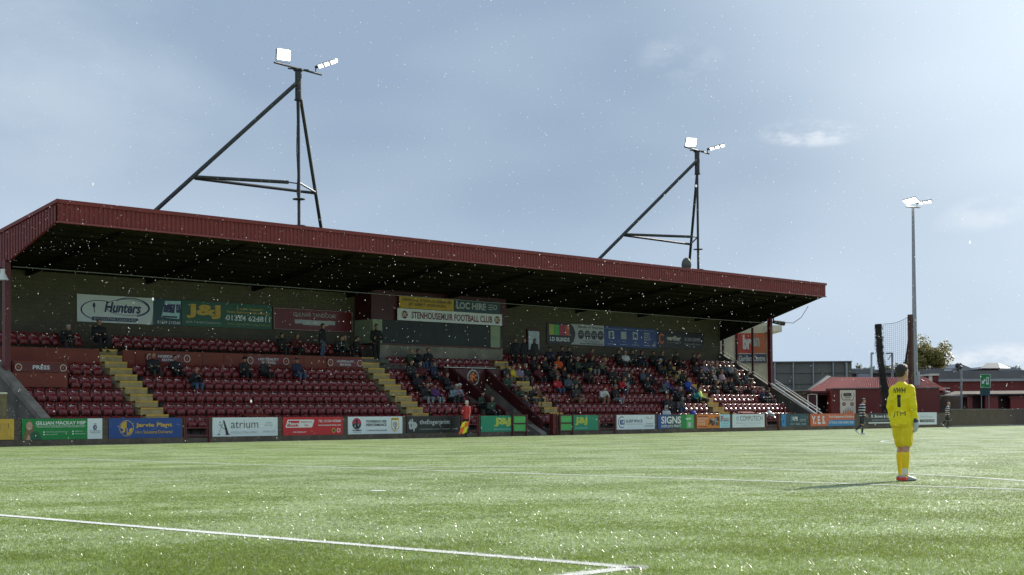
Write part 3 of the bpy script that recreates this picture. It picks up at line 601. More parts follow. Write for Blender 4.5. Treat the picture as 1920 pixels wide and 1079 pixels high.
def pylon(u, y, lt, l1, l2, lab, l1c, l2c):
    t = thing('floodlight_pylon', lab, 'floodlight pylon', (u, y, 10.0), 'pylons on the stand roof'); M_ = K['mast']
    part('mast', t, lambda b: (b.tube((u, y, 9.6), (u, y, 16.6), .075, M_), b.tube((u, y, 16.0), (u, y, 17.35), .16, M_), b.tube((u, y, 17.35), (u, y, 17.42), .24, M_), b.tube((u, y, 15.95), (u, y, 16.0), .2, M_)))
    part('step_plate', t, lambda b: b.tube((u, y, 10.02), (u, y, 10.06), .33, M_, n=12)); part('step_plate', t, lambda b: b.tube((u, y, 11.28), (u, y, 11.32), .30, M_, n=12))
    part('leg', t, lambda b: b.tube((u-.1, y, 16.75), l1, .10, M_)); part('leg', t, lambda b: b.tube((u+.1, y+.05, 16.4), l2, .085, M_))
    zt = 12.03
    def on(a, c, z): a = Vector(a); c = Vector(c); return a+(c-a)*((z-a.z)/(c.z-a.z))
    q1 = on((u-.1, y, 16.75), l1, zt); q2 = on((u+.1, y+.05, 16.4), l2, zt)
    part('brace', t, lambda b: (b.tube(q1, (u-.6, y, zt), .085, M_), b.tube((u-.6, y, zt), (u, y, zt), .03, M_)))
    part('brace', t, lambda b: b.tube(q1+Vector((.1, 0, -.06)), q2+Vector((0, 0, -.04)), .075, M_)); part('brace', t, lambda b: b.tube((u, y, zt+.05), q2, .05, K['steel']))
    part('cable', t, lambda b: b.path([(u-.14, y-.04, 16.2), (u-.12, y-.05, 15), (u-.17, y-.06, 13.6), (u-.10, y-.05, 12.4), (u-.16, y-.05, 11.6), (u-.05, y-.05, 11.1)], .018, K['black'], 5))
    part('crossarm', t, lambda b: (b.tube((u-1.55, y-.25, 17.44), (u+1.55, y+.25, 17.46), .05, M_), b.tube((u-.45, y+.2, 17.42), (u+.45, y-.2, 17.42), .035, M_)))
    to = (EYE-Vector((u, y, 17))).normalized()
    floodlight(t, hit(l1c[0], l1c[1], 1, y-.15), lt, .66, .50)
    floodlight(t, hit(l2c[0], l2c[1], 1, y+.15), -FX*.75-Vector((0, 0, .65))-RX*.1, 1.05, .20, 3, axis=RX*.95-FX*.45+Vector((0, 0, .17)))
    return t
pylon(40.85, 54.6, (-.15, -1, -.12), (33.6, 57.2, 9.4), (44.3, 57.1, 9.3), 'triangular steel floodlight pylon nearer the press box, on the left of the roof', (532, 103), (613, 120.5))
pylon(71.35, 54.6, (-.55, -1, -.50), (64.0, 57.8, 9.3), (74.95, 58.3, 9.2), 'triangular steel floodlight pylon beside the domed fan, on the right of the roof', (1296, 267), (1345, 276.5))
t = thing('roof_ventilator', 'grey domed ventilator on the roof edge beside the right pylon', 'ventilator', (70.6, 54.9, 9.8))
part('dome', t, lambda b: b.ball((70.55, 54.9, 10.3), .34, mat('dull_cowl', (.12, .12, .11), .6, .3), 14, 10, (.9, .9, 1.35))); part('base', t, lambda b: b.tube((70.55, 54.9, 9.6), (70.55, 54.9, 10.1), .3, K['steel'], n=14))
t = thing('loudspeaker', 'white bell-shaped loudspeaker hung outside the left column', 'loudspeaker', (UL-.3, 58.0, 7.4))
h = hit(5, 516, 1, 58.0)
part('horn', t, lambda b: (b.tube((h.x, h.y, h.z-.22), (h.x, h.y, h.z+.05), .26, K['white'], .12, n=18), b.tube((h.x, h.y, h.z+.05), (h.x, h.y, h.z+.25), .10, K['white'], n=14)))
part('bracket', t, lambda b: b.tube((h.x, h.y, h.z+.2), (UL-.1, 58.3, h.z+.3), .03, K['steel']))
t = thing('camera_arm', 'dark security camera with hanging cable under the right roof corner', 'camera', (UR+.1, 57.5, 7.6))
part('housing', t, lambda b: (b.tube((UR+.15, 58.2, 7.55), (UR+1.0, 57.9, 7.45), .13, K['mast'], .17), b.tube((UR+.15, 58.2, 7.9), (UR+.15, 58.2, 7.5), .05, K['mast'])))
part('cable', t, lambda b: b.path([(UR+.9, 57.7, 7.5), (UR+1.1, 57.2, 7.45), (UR+.9, 56.4, 7.8), (UR+.4, 55.5, 8.5)], .02, K['black'], 6))

# ------------------------------------------------------------------ pitch-side wall with gates
def wallseg(u0, u1, top=FT):
    t = thing('pitch_wall', '', 'wall', (u0, FY, 0), 'pitch-side walls')
    part('wall', t, lambda b: b.box((u0, FY, .24), (u1, FY+.20, top-.04), K['pwall'])); part('coping', t, lambda b: b.box((u0, FY-.02, top-.038), (u1, FY+.22, top), K['kerb']))
    part('plinth', t, lambda b: b.box((u0, FY-.05, 0), (u1, FY+.2, .239), K['kerb'])); return t
for u0, u1, lab in ((-30, 34.2, 'brown block pitch wall under the green and blue boards at the far left'), (35.6, 50.62, 'brown block pitch wall between the first and second maroon gates'), (52.0, 55.5, 'short block wall under the green board left of the tunnel'),
                    (57.9, 61.25, 'short block wall under the green board right of the tunnel'), (62.82, 77.55, 'block pitch wall under the bright boards before the right hand end of the stand'), (79.1, 102.1, 'brown block pitch wall in front of the clubhouse')):
    o = wallseg(u0, u1); o['label'] = lab
t = thing('pitch_wall', 'taller plain brick wall at the far right behind the running player', 'wall', (102.2, FY, 0), 'pitch-side walls')
part('wall', t, lambda b: b.box((102.12, FY, 0), (150, FY+.22, 1.33), K['brownbrick'])); part('coping', t, lambda b: b.box((102.12, FY-.03, 1.332), (150, FY+.25, 1.38), K['roofgrey'])); part('plinth', t, lambda b: b.box((102.12, FY-.06, 0), (150, FY-.002, .12), K['roofgrey']))
def gate(u0, u1, lab):
    t = thing('pitch_gate', lab, 'gate', (u0, FY, 0), 'maroon pitch gates'); M_ = K['maroon']
    for u in (u0, u1-.09): part('gate_post', t, lambda b: b.box((u, FY-.03, 0), (u+.09, FY+.12, 1.13), M_))
    part('gate_frame', t, lambda b: [b.box((u0+.091, FY, z), (u1-.091, FY+.05, z+.05), M_) for z in (.28, .62, 1.04)]+[b.box((u, FY-.002, .22), (u+.05, FY+.052, 1.092), M_) for u in (u0+.13, u1-.18)]+[b.box((u0, FY+.03, 0), (u1, FY+.2, .2), K['kerb'])])
gate(34.22, 35.58, 'maroon tubular gate between the blue and the pale A boards'); gate(50.64, 51.98, 'maroon tubular gate behind the assistant referee'); gate(61.27, 62.80, 'maroon tubular gate beside the pale board with the blue crescent'); gate(77.57, 79.08, 'maroon tubular gate at the foot of the white handrail')
for u, lab in ((54.36, 'two-panel light green gate left of the tunnel mouth'), (58.02, 'two-panel light green gate right of the tunnel mouth')):
    t = thing('tunnel_gate', lab, 'gate', (u, FY-.05, 0), 'light green tunnel gates')
    for x in (u-.02, u+1.02): part('gate_post', t, lambda b: b.box((x-.05, FY-.14, 0), (x+.05, FY-.04, 1.15), K['maroon_dark']))
    for z in (.26, .70): part('gate_panel', t, lambda b: b.box((u+.04, FY-.10, z), (u+.96, FY-.08, z+.36), 'lgreen'))
    part('gate_rail', t, lambda b: [b.box((u+.035, FY-.13, z), (u+.965, FY-.105, z+.06), K['maroon_dark']) for z in (.2, .63, 1.07)])
part('tunnel_post', gs, lambda b: b.box((57.6, 54.1, 0), (57.92, 54.4, 1.18), K['maroon'])); part('tunnel_post', gs, lambda b: b.box((55.42, 54.1, 0), (55.6, 54.3, 1.15), K['maroon']))

# ------------------------------------------------------------------ boards on the pitch wall
G = 'advertising boards along the pitch wall'
def fb(lab, u0, u1, bg, z0=.245, z1=1.085, group=G, y=FY-.022): return Board('advertising_board', lab, (u0, y, z0), (1, 0, 0), u1-u0, z1-z0, K.get(bg) or PM(bg), group=group)
B = fb('plain yellow board at the far left edge of the pitch wall', 23.0, 26.5, 'yellow', .27); B.rect(.93, .55, .935, .8, 'black'); B.rect(.83, .5, .834, .72, 'black'); B.done()
B = fb('green and white board with a long-haired woman portrait', 26.83, 30.33, 'green')
B.rect(.81, 0, 1, 1, 'panelwhite'); B.text('GILLIAN MACKAY MSP', .165, .71, .785, .88, 'white', .03); B.rect(.165, .655, .785, .668, 'white'); B.text('Member of the Scottish Parliament for Central Scotland region', .18, .57, .775, .63, 'white', .02)
B.text('Gillian.Mackay.msp@parliament.scot', .29, .34, .56, .39, 'white', .01); B.text('Gillian Mackay MSP', .29, .22, .43, .27, 'white', .01); B.text('@gillianmsp', .65, .36, .75, .41, 'white', .01); B.text('@gillianmackaymsp', .65, .24, .775, .29, 'white', .01)
for x, z in ((.265, .36), (.265, .24), (.625, .38), (.625, .26)): B.disc(x, z, .04, 'white')
B.poly([(.005, 0), (.035, .3), (.05, .62), (.07, .88), (.085, .93), (.105, .90), (.13, .7), (.145, .45), (.155, .3), (.16, 0)], 'hair'); B.poly([(.07, 0), (.08, .2), (.14, .42), (.20, .35), (.235, .05), (.24, 0)], 'dgreen')
B.poly([(.045, .0), (.07, .25), (.09, .22), (.10, 0)], 'skin'); B.disc(.085, .66, .16, 'skin', .20); B.rect(.07, .54, .1, .56, 'white'); B.rect(.068, .70, .077, .715, 'brown'); B.rect(.092, .70, .101, .715, 'brown')
B.disc(.905, .56, .09, 'navy', .12); B.text('X', .893, .50, .917, .62, 'white', .03); B.text('W', .885, .70, .925, .76, 'navy'); B.text('The Scottish Parliament', .83, .37, .98, .42, 'navy'); B.text('Parlamaid na h-Alba', .84, .29, .97, .34, 'navy'); B.done()
B = fb('blue board with a yellow circular monogram and slab lettering', 30.64, 34.11, 'blue')
B.disc(.235, .5, .40, 'yellow'); B.disc(.235, .5, .37, 'blue'); B.ring(.235, .5, .34, 'yellow', .95, a0=90, a1=180, n=14); B.ring(.235, .5, .34, 'yellow', .95, a0=270, a1=360, n=14); B.text('J', .165, .28, .215, .72, 'yellow', .04); B.text('P', .25, .3, .305, .75, 'blue', .03)
B.text('Jarvie Plant', .355, .50, .865, .76, 'yellow', .035); B.text('Hire Solutions Delivered', .355, .22, .865, .38, 'yellow', .01); B.done()
B = fb('pale board with a large black A and thin lettering', 35.68, 39.16, 'panelwhite')
B.poly([(.20, .10), (.245, .10), (.175, .86), (.155, .86)], 'black'); B.line([(.085, .10), (.165, .80)], .02, 'black'); B.rect(.07, .09, .11, .13, 'black'); B.rect(.185, .08, .26, .115, 'black'); B.line([(.10, .66), (.15, .45), (.21, .35)], .03, 'black'); B.disc(.11, .75, .045, 'grey'); B.disc(.14, .62, .04, 'grey'); B.disc(.10, .62, .03, 'grey')
B.text('atrium', .275, .44, .69, .84, 'black', -.012); B.text('ESTATE & LETTING AGENCY', .275, .15, .68, .27, 'lgrey'); B.text('01324', .81, .66, .90, .76, 'lgrey'); B.text('463 782', .79, .52, .92, .62, 'lgrey'); B.text('ATRIUMUK.COM', .76, .18, .96, .28, 'lgrey'); B.done()
B = fb('red board with a white rounded plaque and phone number', 39.46, 42.93, 'red')
B.poly([(.04, .46), (.075, .86), (.50, .86), (.515, .8), (.48, .46), (.46, .42), (.06, .42)], 'white'); B.poly([(.06, .48), (.09, .80), (.27, .80), (.25, .48)], 'red'); B.text('Moore', .075, .54, .255, .74, 'white', .03, .2); B.text('Equipment', .29, .67, .48, .78, 'red', .01, .2); B.text('Hire', .35, .49, .42, .60, 'red', .01, .2)
B.text('TOOLS, ACCESS & EQUIPMENT HIRE', .05, .27, .49, .35, 'white', .02, .15); B.text('FOR TRADE & DIY', .16, .13, .38, .21, 'white', .02, .15); B.text('TEL: 01324 472000', .58, .70, .965, .84, 'white', .02, .15); B.text('www.moore-hire.com', .575, .50, .965, .60, 'white', .02, .15)
B.disc(.84, .24, .13, 'gold'); B.disc(.84, .24, .09, 'dgreen'); B.disc(.925, .24, .12, 'white'); B.disc(.925, .24, .08, 'red'); B.done()
B = fb('pale board with a round figure emblem and a gold shield', 43.25, 46.66, 'panelwhite')
B.disc(.155, .60, .34, 'pink', .33); B.poly([(.075, .60), (.235, .60), (.225, .42), (.19, .30), (.12, .30), (.085, .42)], 'dteal'); B.disc(.155, .76, .09, 'black'); B.poly([(.125, .35), (.14, .66), (.17, .66), (.185, .35)], 'black'); B.line([(.12, .40), (.15, .62), (.19, .5)], .05, 'panelwhite'); B.text("WOMEN'S", .075, .17, .24, .27, 'black', .03); B.text('FOOTBALL HUB', .085, .08, .23, .12, 'black')
B.text('POWERING HER', .33, .65, .70, .80, 'black', .015); B.text('PERFORMANCE', .33, .45, .70, .60, 'black', .015); B.text('WOMENSFOOTBALLHUB.COM', .335, .17, .70, .24, 'black', .01)
B.poly([(.79, .92), (.93, .92), (.93, .35), (.90, .2), (.86, .10), (.82, .2), (.79, .35)], 'gold'); B.poly([(.805, .78), (.915, .78), (.915, .36), (.89, .25), (.86, .17), (.83, .25), (.805, .36)], 'panelwhite'); B.text('SHE CAN', .80, .82, .92, .89, 'black', .01)
B.ring(.86, .54, .15, 'black', .25); B.rect(.855, .22, .865, .42, 'black'); B.rect(.84, .30, .88, .33, 'black'); B.disc(.86, .55, .05, 'black'); B.done()
B = fb('black board with grey looped letters and white lettering', 46.94, 50.48, 'black')
B.text('t', .03, .22, .10, .85, 'lgrey', .05); B.text('b', .09, .25, .16, .85, 'lgrey', .05); B.text('p', .12, .12, .19, .66, 'lgrey', .05); B.text('thefingerprint', .24, .44, .82, .80, 'panelwhite', -.005); B.text('BRANDING | GRAPHIC DESIGN | WEB DESIGN', .24, .18, .82, .26, 'lgrey'); B.text('f', .87, .18, .885, .28, 'white'); B.disc(.92, .23, .04, 'white'); B.disc(.955, .23, .04, 'white'); B.done()
def jj(lab, u0, u1, x0, x1):
    B = fb(lab, u0, u1, 'teal', y=FY-.03); B.text('J&J', x0, .33, x1, .88, 'lime', .045); B.text('BATHROOMS', x0, .12, x1, .19, 'sky'); B.done()
jj('green board with bold yellow letters, left of the tunnel mouth', 52.03, 54.3, .42, .97); jj('green board with bold yellow letters, right of the tunnel mouth', 59.18, 61.23, .05, .55)
B = fb('pale board with a dark blue crescent and house', 62.84, 66.26, 'panelwhite')
B.ring(.13, .50, .40, 'navy', .14, a0=60, a1=300, rz=.40); B.rect(.08, .34, .20, .66, 'blue'); B.rect(.125, .40, .14, .6, 'white'); B.rect(.16, .42, .185, .62, 'white'); B.text('SLEEP SPACE', .23, .48, .67, .67, 'navy', .015); B.text('YOUR HOME OR OFFICE', .24, .33, .67, .39, 'grey'); B.text("YOU DON'T WANT", .74, .80, .94, .86, 'navy'); B.text('TO MOVE', .78, .70, .86, .76, 'navy'); B.text('EITHER', .87, .70, .95, .76, 'orange'); B.text('01324 878 200', .75, .34, .95, .41, 'navy'); B.rect(.72, .20, .96, .235, 'navy'); B.done()
B = fb('blue fading to green board with large white capitals', 66.55, 69.98, 'blue')
B.rect(.30, 0, .66, 1, 'dteal'); B.rect(.62, 0, .84, 1, 'green'); B.rect(.80, 0, 1, 1, 'lgreen'); B.text('SIGNS', .09, .36, .64, .88, 'white', .03); B.text('DISPLAYS PRINT', .09, .09, .64, .28, 'white', .01); B.text('epb', .77, .60, .93, .80, 'white', .04); B.rect(.84, .10, .92, .44, 'lgrey'); B.done()
B = fb('orange board with forklift trucks and pale right panel', 70.3, 73.67, 'orange')
B.rect(.68, 0, 1, 1, 'sky'); B.text('FORKLIFT TRUCK', .03, .64, .33, .73, 'white', .02); B.text('TRAINING', .03, .46, .24, .56, 'white', .02); B.text('H I R E', .03, .26, .24, .36, 'white', .02); B.rect(.03, .83, .32, .9, 'dred'); B.rect(.03, .08, .32, .13, 'dred')
for x, z, s_, c in ((.42, .5, .22, 'black'), (.50, .34, .16, 'brown'), (.57, .55, .22, 'grey'), (.60, .3, .15, 'dgreen'), (.46, .25, .10, 'black'), (.62, .62, .12, 'black'), (.36, .30, .08, 'black')): B.disc(x, z, s_, c, s_*.9, 9)
B.rect(.41, .60, .52, .66, 'lgrey'); B.rect(.55, .74, .65, .80, 'black'); B.rect(.66, .1, .675, .85, 'black'); B.text('F', .72, .45, .79, .88, 'orangered', .04); B.text('FULTON', .77, .60, .96, .73, 'orangered', .02); B.text('FORKLIFTS', .79, .47, .97, .57, 'blue', .02); B.text('01324 555 900', .76, .30, .94, .35, 'blue'); B.text('www.fultonforklifts.co.uk', .73, .12, .98, .17, 'blue'); B.done()
B = fb('white board with one tall dark word above small print', 73.95, 77.4, 'panelwhite')
B.ring(.16, .66, .16, 'skyb', .25, n=10, a0=20, a1=320); B.disc(.16, .66, .06, 'lgrey'); B.text('COMPUTECH', .23, .50, .93, .87, 'black', -.008); B.text('EMAIL, BUSINESS IT SUPPORT, SECURITY & MANAGEMENT', .10, .28, .90, .35, 'grey'); B.text('01324 880 088 | www.computech.co.uk', .25, .13, .75, .19, 'grey'); B.done()
B = fb('dark board with a bright blue angular block at its left', 79.3, 82.3, 'dteal')
B.poly([(.0, .04), (.17, .0), (.17, 1), (.0, .96)], 'skyb'); B.rect(.05, .3, .1, .55, 'blue'); B.text('RFB', .43, .46, .63, .78, 'white', .02); B.poly([(.36, .4), (.40, .4), (.40, .9), (.36, .7)], 'skyb'); B.text('Windows', .72, .74, .88, .82, 'skyb'); B.text('DOORS & WINDOWS', .70, .52, .95, .61, 'lgrey', .01); B.text('CONSERVATORIES', .70, .40, .95, .48, 'lgrey', .01); B.text('Repairs', .34, .16, .50, .24, 'white', .01); B.text('Installations', .56, .16, .72, .24, 'white', .01); B.text('New build', .78, .16, .94, .24, 'white', .01); B.done()
B = fb('orange and blue board with big white initials', 82.69, 88.22, 'orangered')
B.poly([(.38, 0), (1, 0), (1, .48), (.42, .48)], 'skyb'); B.text('Y. E. S.', .03, .16, .33, .82, 'white', .04); B.text('Your Equipment Solutions', .40, .60, .98, .86, 'white', .02); B.text('A TOOL FOR EVERY JOB', .41, .12, .97, .36, 'white', .02); B.done()
B = fb('black board with white serif-style name, behind the nearer striped player', 88.98, 93.84, 'black')
B.text('R. Brown & Son', .30, .62, .84, .88, 'white', .02); B.text('BUILDING CONTRACTORS', .32, .36, .82, .48, 'lgrey'); B.rect(.22, .14, .86, .24, 'white'); B.disc(.95, .5, .22, 'lgrey'); B.disc(.95, .5, .15, 'black'); B.done()
B = fb('pale board with a small black strip, right of the goalkeeper', 96.89, 99.75, 'panelwhite', .22, 1.13)
B.text('Funeral Directors', .15, .55, .80, .78, 'lgrey'); B.rect(.12, .20, .88, .42, 'black'); B.text('t. 01324 562 828', .16, .25, .84, .37, 'white', .01); B.done()

# ------------------------------------------------------------------ boards inside the stand
G2 = 'banners on the rear wall of the stand'
def rb(lab, u0, u1, z0, z1, bg, frame=None, y=62.66): return Board('wall_banner', lab, (u0, y, z0), (1, 0, 0), u1-u0, z1-z0, K.get(bg) or PM(bg), 'banner', G2, frame=frame)
B = rb('pale banner with a looping oval logo and a coach', 33.86, 39.53, 5.70, 7.0, 'panelwhite')
B.poly([(.70, 0), (.86, 0), (.86, 1), (.74, 1)], 'grey'); B.rect(.72, 0, 1, 1, 'dteal'); B.poly([(.80, .30), (.98, .26), (1, .96), (.84, .93)], 'sky'); B.poly([(.82, .50), (.93, .48), (.94, .82), (.83, .80)], 'navy'); B.rect(.95, .5, .99, .82, 'navy'); B.rect(.81, .30, .96, .36, 'black'); B.text('01259 215560', .76, .06, .99, .17, 'white', .01)
B.ring(.47, .60, .92, 'navy', .05, rz=.31); B.ring(.50, .61, .82, 'navy', .10, rz=.36, a0=-70, a1=140); B.ring(.21, .45, .78, 'navy', .07, rz=.37, a0=60, a1=265); B.line([(.16, .35), (.155, .6)], .03, 'navy'); B.disc(.155, .62, .05, 'navy', .1)
B.text('Hunters', .25, .38, .60, .78, 'navy', .03, .25); B.rect(.135, .06, .57, .20, 'navy'); B.text('EXECUTIVE COACHES', .155, .09, .55, .17, 'lgrey', .01); B.done()
B = rb('dark green banner with mustard letters and a phone number', 39.56, 45.04, 5.72, 7.0, 'dgreen')
B.text('J&J', .05, .32, .42, .88, 'gold', .045); B.text('BATHROOMS', .05, .12, .42, .20, 'lgrey'); B.text("Central Scotland's", .60, .74, .90, .84, 'gold', .01); B.text('Finest Bathroom Showrooms', .49, .60, .98, .70, 'gold', .01); B.text('01324 624811', .48, .30, .98, .52, 'panelwhite', .02); B.text("We're behind The Young Warriors", .49, .12, .98, .20, 'lime'); B.done()
B = rb('maroon banner with a thin pale border and white strip', 45.15, 50.5, 5.74, 6.93, 'dred', 'maroon')
for z in (.03, .96): B.rect(.005, z, .995, z+.012, 'lgrey')
for x in (.005, .99): B.rect(x, .03, x+.005, .97, 'lgrey')
B.text('GULNAR TANDOORI', .24, .64, .78, .82, 'lgrey', 0); B.rect(.26, .32, .77, .50, 'lgrey'); B.rect(.36, .27, .68, .34, 'lgrey'); B.done()
def sb(lab, u0, u1, z0, z1, bg, y=HY-.03): return Board('suite_sign', lab, (u0, y, z0), (1, 0, 0), u1-u0, z1-z0, K.get(bg) or PM(bg), 'sign', 'signs above the suite window')
B = sb('long white club name sign above the suite window', 52.45, 60.65, 6.47, 7.14, 'panelwhite')
B.text('STENHOUSEMUIR FOOTBALL CLUB', .125, .20, .90, .78, 'dred', .03)
for x in (.065, .95): B.disc(x, .48, .34, 'dred'); B.text('SFC', x-.022, .30, x+.022, .66, 'cream', .02)
B.done()
B = sb('yellow shirt sponsor sign above the club name', 52.6, 56.75, 7.17, 7.86, 'yellow', HY-.02)
B.text('OFFICIAL STENHOUSEMUIR', .05, .56, .95, .78, 'black', .02); B.text('FC SHIRT SPONSORS', .17, .22, .85, .44, 'black', .02); B.done()
B = sb('dark sign with tall grey letters right of the yellow sign', 56.8, 60.5, 7.17, 7.86, 'dteal', HY-.02)
B.text('LOC HIRE', .04, .22, .68, .80, 'lgrey', .03); B.rect(.74, .3, .84, .36, 'lgrey'); B.rect(.74, .48, .84, .54, 'lgrey'); B.rect(.74, .68, .84, .74, 'lgrey'); B.ring(.89, .52, .22, 'lgrey', .3, n=12); B.done()
B = rb('banner with four coloured stripes and four round seals', 66.17, 71.63, 5.66, 6.98, 'black')
for i, c in enumerate(('lime', 'lgreen', 'pink', 'orangered')): B.rect(.04+i*.088, .42, .122+i*.088, .92, c)
B.text('I.D BLINDS', .05, .12, .385, .32, 'panelwhite', .035); B.poly([(.40, 0), (.45, .12), (.485, .4), (.485, .6), (.45, .88), (.40, 1), (1, 1), (1, 0)], 'lgrey'); B.text('Blinds to Impress', .54, .80, .98, .93, 'black', .02)
for i in range(4): B.disc(.585+i*.117, .50, .22, 'black', .22); B.rect(.55+i*.117, .47, .62+i*.117, .53, 'grey'); B.rect(.56+i*.117, .58, .61+i*.117, .62, 'grey')
B.text('TEL: 01236 700721', .64, .15, .92, .21, 'black'); B.text('www.idblindsltd.co.uk', .56, .04, .98, .11, 'black', .01); B.done()
B = rb('blue banner with four white pictograms', 71.66, 77.12, 5.64, 6.95, 'blue')
B.text('Fancy a game? With your local football team', .03, .86, .95, .93, 'lgrey')
for i, x in enumerate((.13, .36, .58, .80)):
    B.rect(x-.05, .40, x+.05, .78, 'lgrey'); B.rect(x-.04, .44, x+.04, .74, 'blue') if i == 3 else None
    if i == 0: B.disc(x, .65, .09, 'blue'); B.disc(x, .50, .12, 'blue', .07)
    if i == 1: B.line([(x-.03, .45), (x, .55), (x+.035, .75)], .06, 'blue')
    if i == 2: B.disc(x, .60, .13, 'blue'); B.poly([(x, .5), (x+.03, .52), (x+.035, .44)], 'blue')
    if i == 3: B.ring(x, .6, .10, 'lgrey', .4, n=12)
    B.text(('Text', 'Play', 'Share', 'Team')[i], x-.03, .22, x+.03, .31, 'lgrey'); B.rect(x-.07, .11, x+.07, .14, 'lgrey')
B.text('eMS', .90, .10, .97, .24, 'lgrey', .03); B.done()
B = rb('dark banner with an orange swirl and phone number', 77.15, 82.4, 5.70, 6.86, 'black')
B.ring(.10, .55, .30, 'orangered', .4, a0=40, a1=320, n=16); B.text('verifier', .20, .46, .50, .76, 'white', .02); B.text('Security Systems', .21, .30, .49, .38, 'lgrey'); B.text('01324 230999', .58, .48, .92, .68, 'lgrey', .01); B.text('www.verifier.co.uk', .58, .26, .92, .36, 'lgrey'); B.done()
def small(lab, x0, x1, yy, z0, z1, lines, bg='maroon', rings=True):
    B = Board('block_sign', lab, (x0, yy, z0), (1, 0, 0), x1-x0, z1-z0, K.get(bg) or PM(bg), 'sign', 'small signs on the stand fronts')
    if rings:
        for x in (.08, .92): B.ring(x, .5, .40, 'cream', .16, n=20); B.disc(x, .5, .22, 'dred'); B.text('S', x-.012, .38, x+.012, .62, 'orange', .02)
    for t_, a, b_, c, d in lines: B.text(t_, a, b_, c, d, 'panelwhite', .02)
    B.done()
u0 = UL+.22
small('maroon press sign between two round crests on the press box', u0, 31.0-.02, 58.185, 3.11, 3.49, [('PRESS', .34, .28, .66, .74)], 'maroon')
HS = [('HOSPITALITY', .26, .54, .74, .80), ('SEATING', .34, .16, .66, .42)]
small('hospitality sign nearest the first yellow stair', 35.95, 38.35, 59.97, 3.72, 4.16, HS, 'dred'); small('hospitality sign in the middle of the long red front', 41.6, 44.2, 59.97, 3.72, 4.16, HS, 'dred'); small('hospitality sign near the right end of the long red front', 46.65, 49.0, 59.97, 3.72, 4.16, HS, 'dred')
small('directors sign below the suite seats, behind spectators', 52.3, 55.0-.7, 59.93, 3.32, 3.70, [('DIRECTORS', .28, .54, .72, .80), ('BOX', .42, .16, .58, .42)], 'dred'); 
B = Board('club_crest', 'large round cream-ringed club crest above the tunnel', (55.1, 59.28, 2.62), (1, 0, 0), 3.3, 1.12, K['maroon_dark'], 'crest')
B.ring(.42, .58, .40, 'lgrey', .13, n=36); B.text('S', .335, .43, .395, .74, 'orange', .05); B.text('F', .395, .36, .445, .84, 'orange', .04); B.text('C', .445, .43, .505, .74, 'orange', .05); B.text('Est. 1884', .34, .02, .52, .10, 'panelwhite', .02); B.ring(.93, .62, .14, 'lgrey', .25, n=16); B.done()

# ------------------------------------------------------------------ people
def remesh_obj(bm_mb, vox, smooth=2):
    me = bpy.data.meshes.new('tmp'); me.from_pydata(bm_mb.v, [], bm_mb.f); me.update()
    o = bpy.data.objects.new('tmp', me); C.objects.link(o)
    md = o.modifiers.new('r', 'REMESH'); md.mode = 'VOXEL'; md.voxel_size = vox
    if smooth: s_ = o.modifiers.new('s', 'SMOOTH'); s_.iterations = smooth; s_.factor = .5
    dg = bpy.context.evaluated_depsgraph_get(); dg.update(); out_ = bpy.data.meshes.new_from_object(o.evaluated_get(dg))
    bpy.data.objects.remove(o); bpy.data.meshes.remove(me); return out_
def cap(b_, p0, p1, r0, r1, n=14, fl=1.0, fa=None):
    """rounded tapered capsule; fl flattens it along axis fa"""
    p0 = Vector(p0); p1 = Vector(p1); d = p1-p0; Ln = d.length; d = d/Ln if Ln > 1e-6 else Vector((0, 0, 1)); 
    a = Vector(fa) if fa else d.orthogonal(); a = (a-d*a.dot(d)).normalized(); c = d.cross(a); rings = []
    for t in (-1, -.86, -.5, 0): rings.append((p0+d*r0*t, r0*math.sqrt(max(1e-4, 1-t*t))))
    for t in (0, .5, .86, 1): rings.append((p1+d*r1*t, r1*math.sqrt(max(1e-4, 1-t*t))))
    vs = []
    for p, r in rings:
        for i in range(n): t = 2*math.pi*i/n; vs.append(p+a*math.cos(t)*r*fl+c*math.sin(t)*r)
    fs = [(k*n+i, k*n+(i+1) % n, (k+1)*n+(i+1) % n, (k+1)*n+i) for k in range(len(rings)-1) for i in range(n)]
    fs += [tuple(range(n))[::-1], tuple(range((len(rings)-1)*n, len(rings)*n))]; b_.add(vs, fs, K['black'])
def loft(b_, secs, n=20, e=2.3):
    """secs: (centre, half width vector, half depth vector)"""
    vs = []
    for c, hw, hd in secs:
        c = Vector(c); hw = Vector(hw); hd = Vector(hd)
        for i in range(n):
            t = 2*math.pi*i/n; cc, ss = math.cos(t), math.sin(t)
            vs.append(c+hw*(abs(cc)**(2/e))*(1 if cc > 0 else -1)+hd*(abs(ss)**(2/e))*(1 if ss > 0 else -1))
    m_ = len(secs); fs = [(k*n+i, k*n+(i+1) % n, (k+1)*n+(i+1) % n, (k+1)*n+i) for k in range(m_-1) for i in range(n)]+[tuple(range(n))[::-1], tuple(range((m_-1)*n, m_*n))]
    b_.add(vs, fs, K['black'])
def skin(): return mat('skin', (.42, .23, .16), .55, 0, .10, 14)
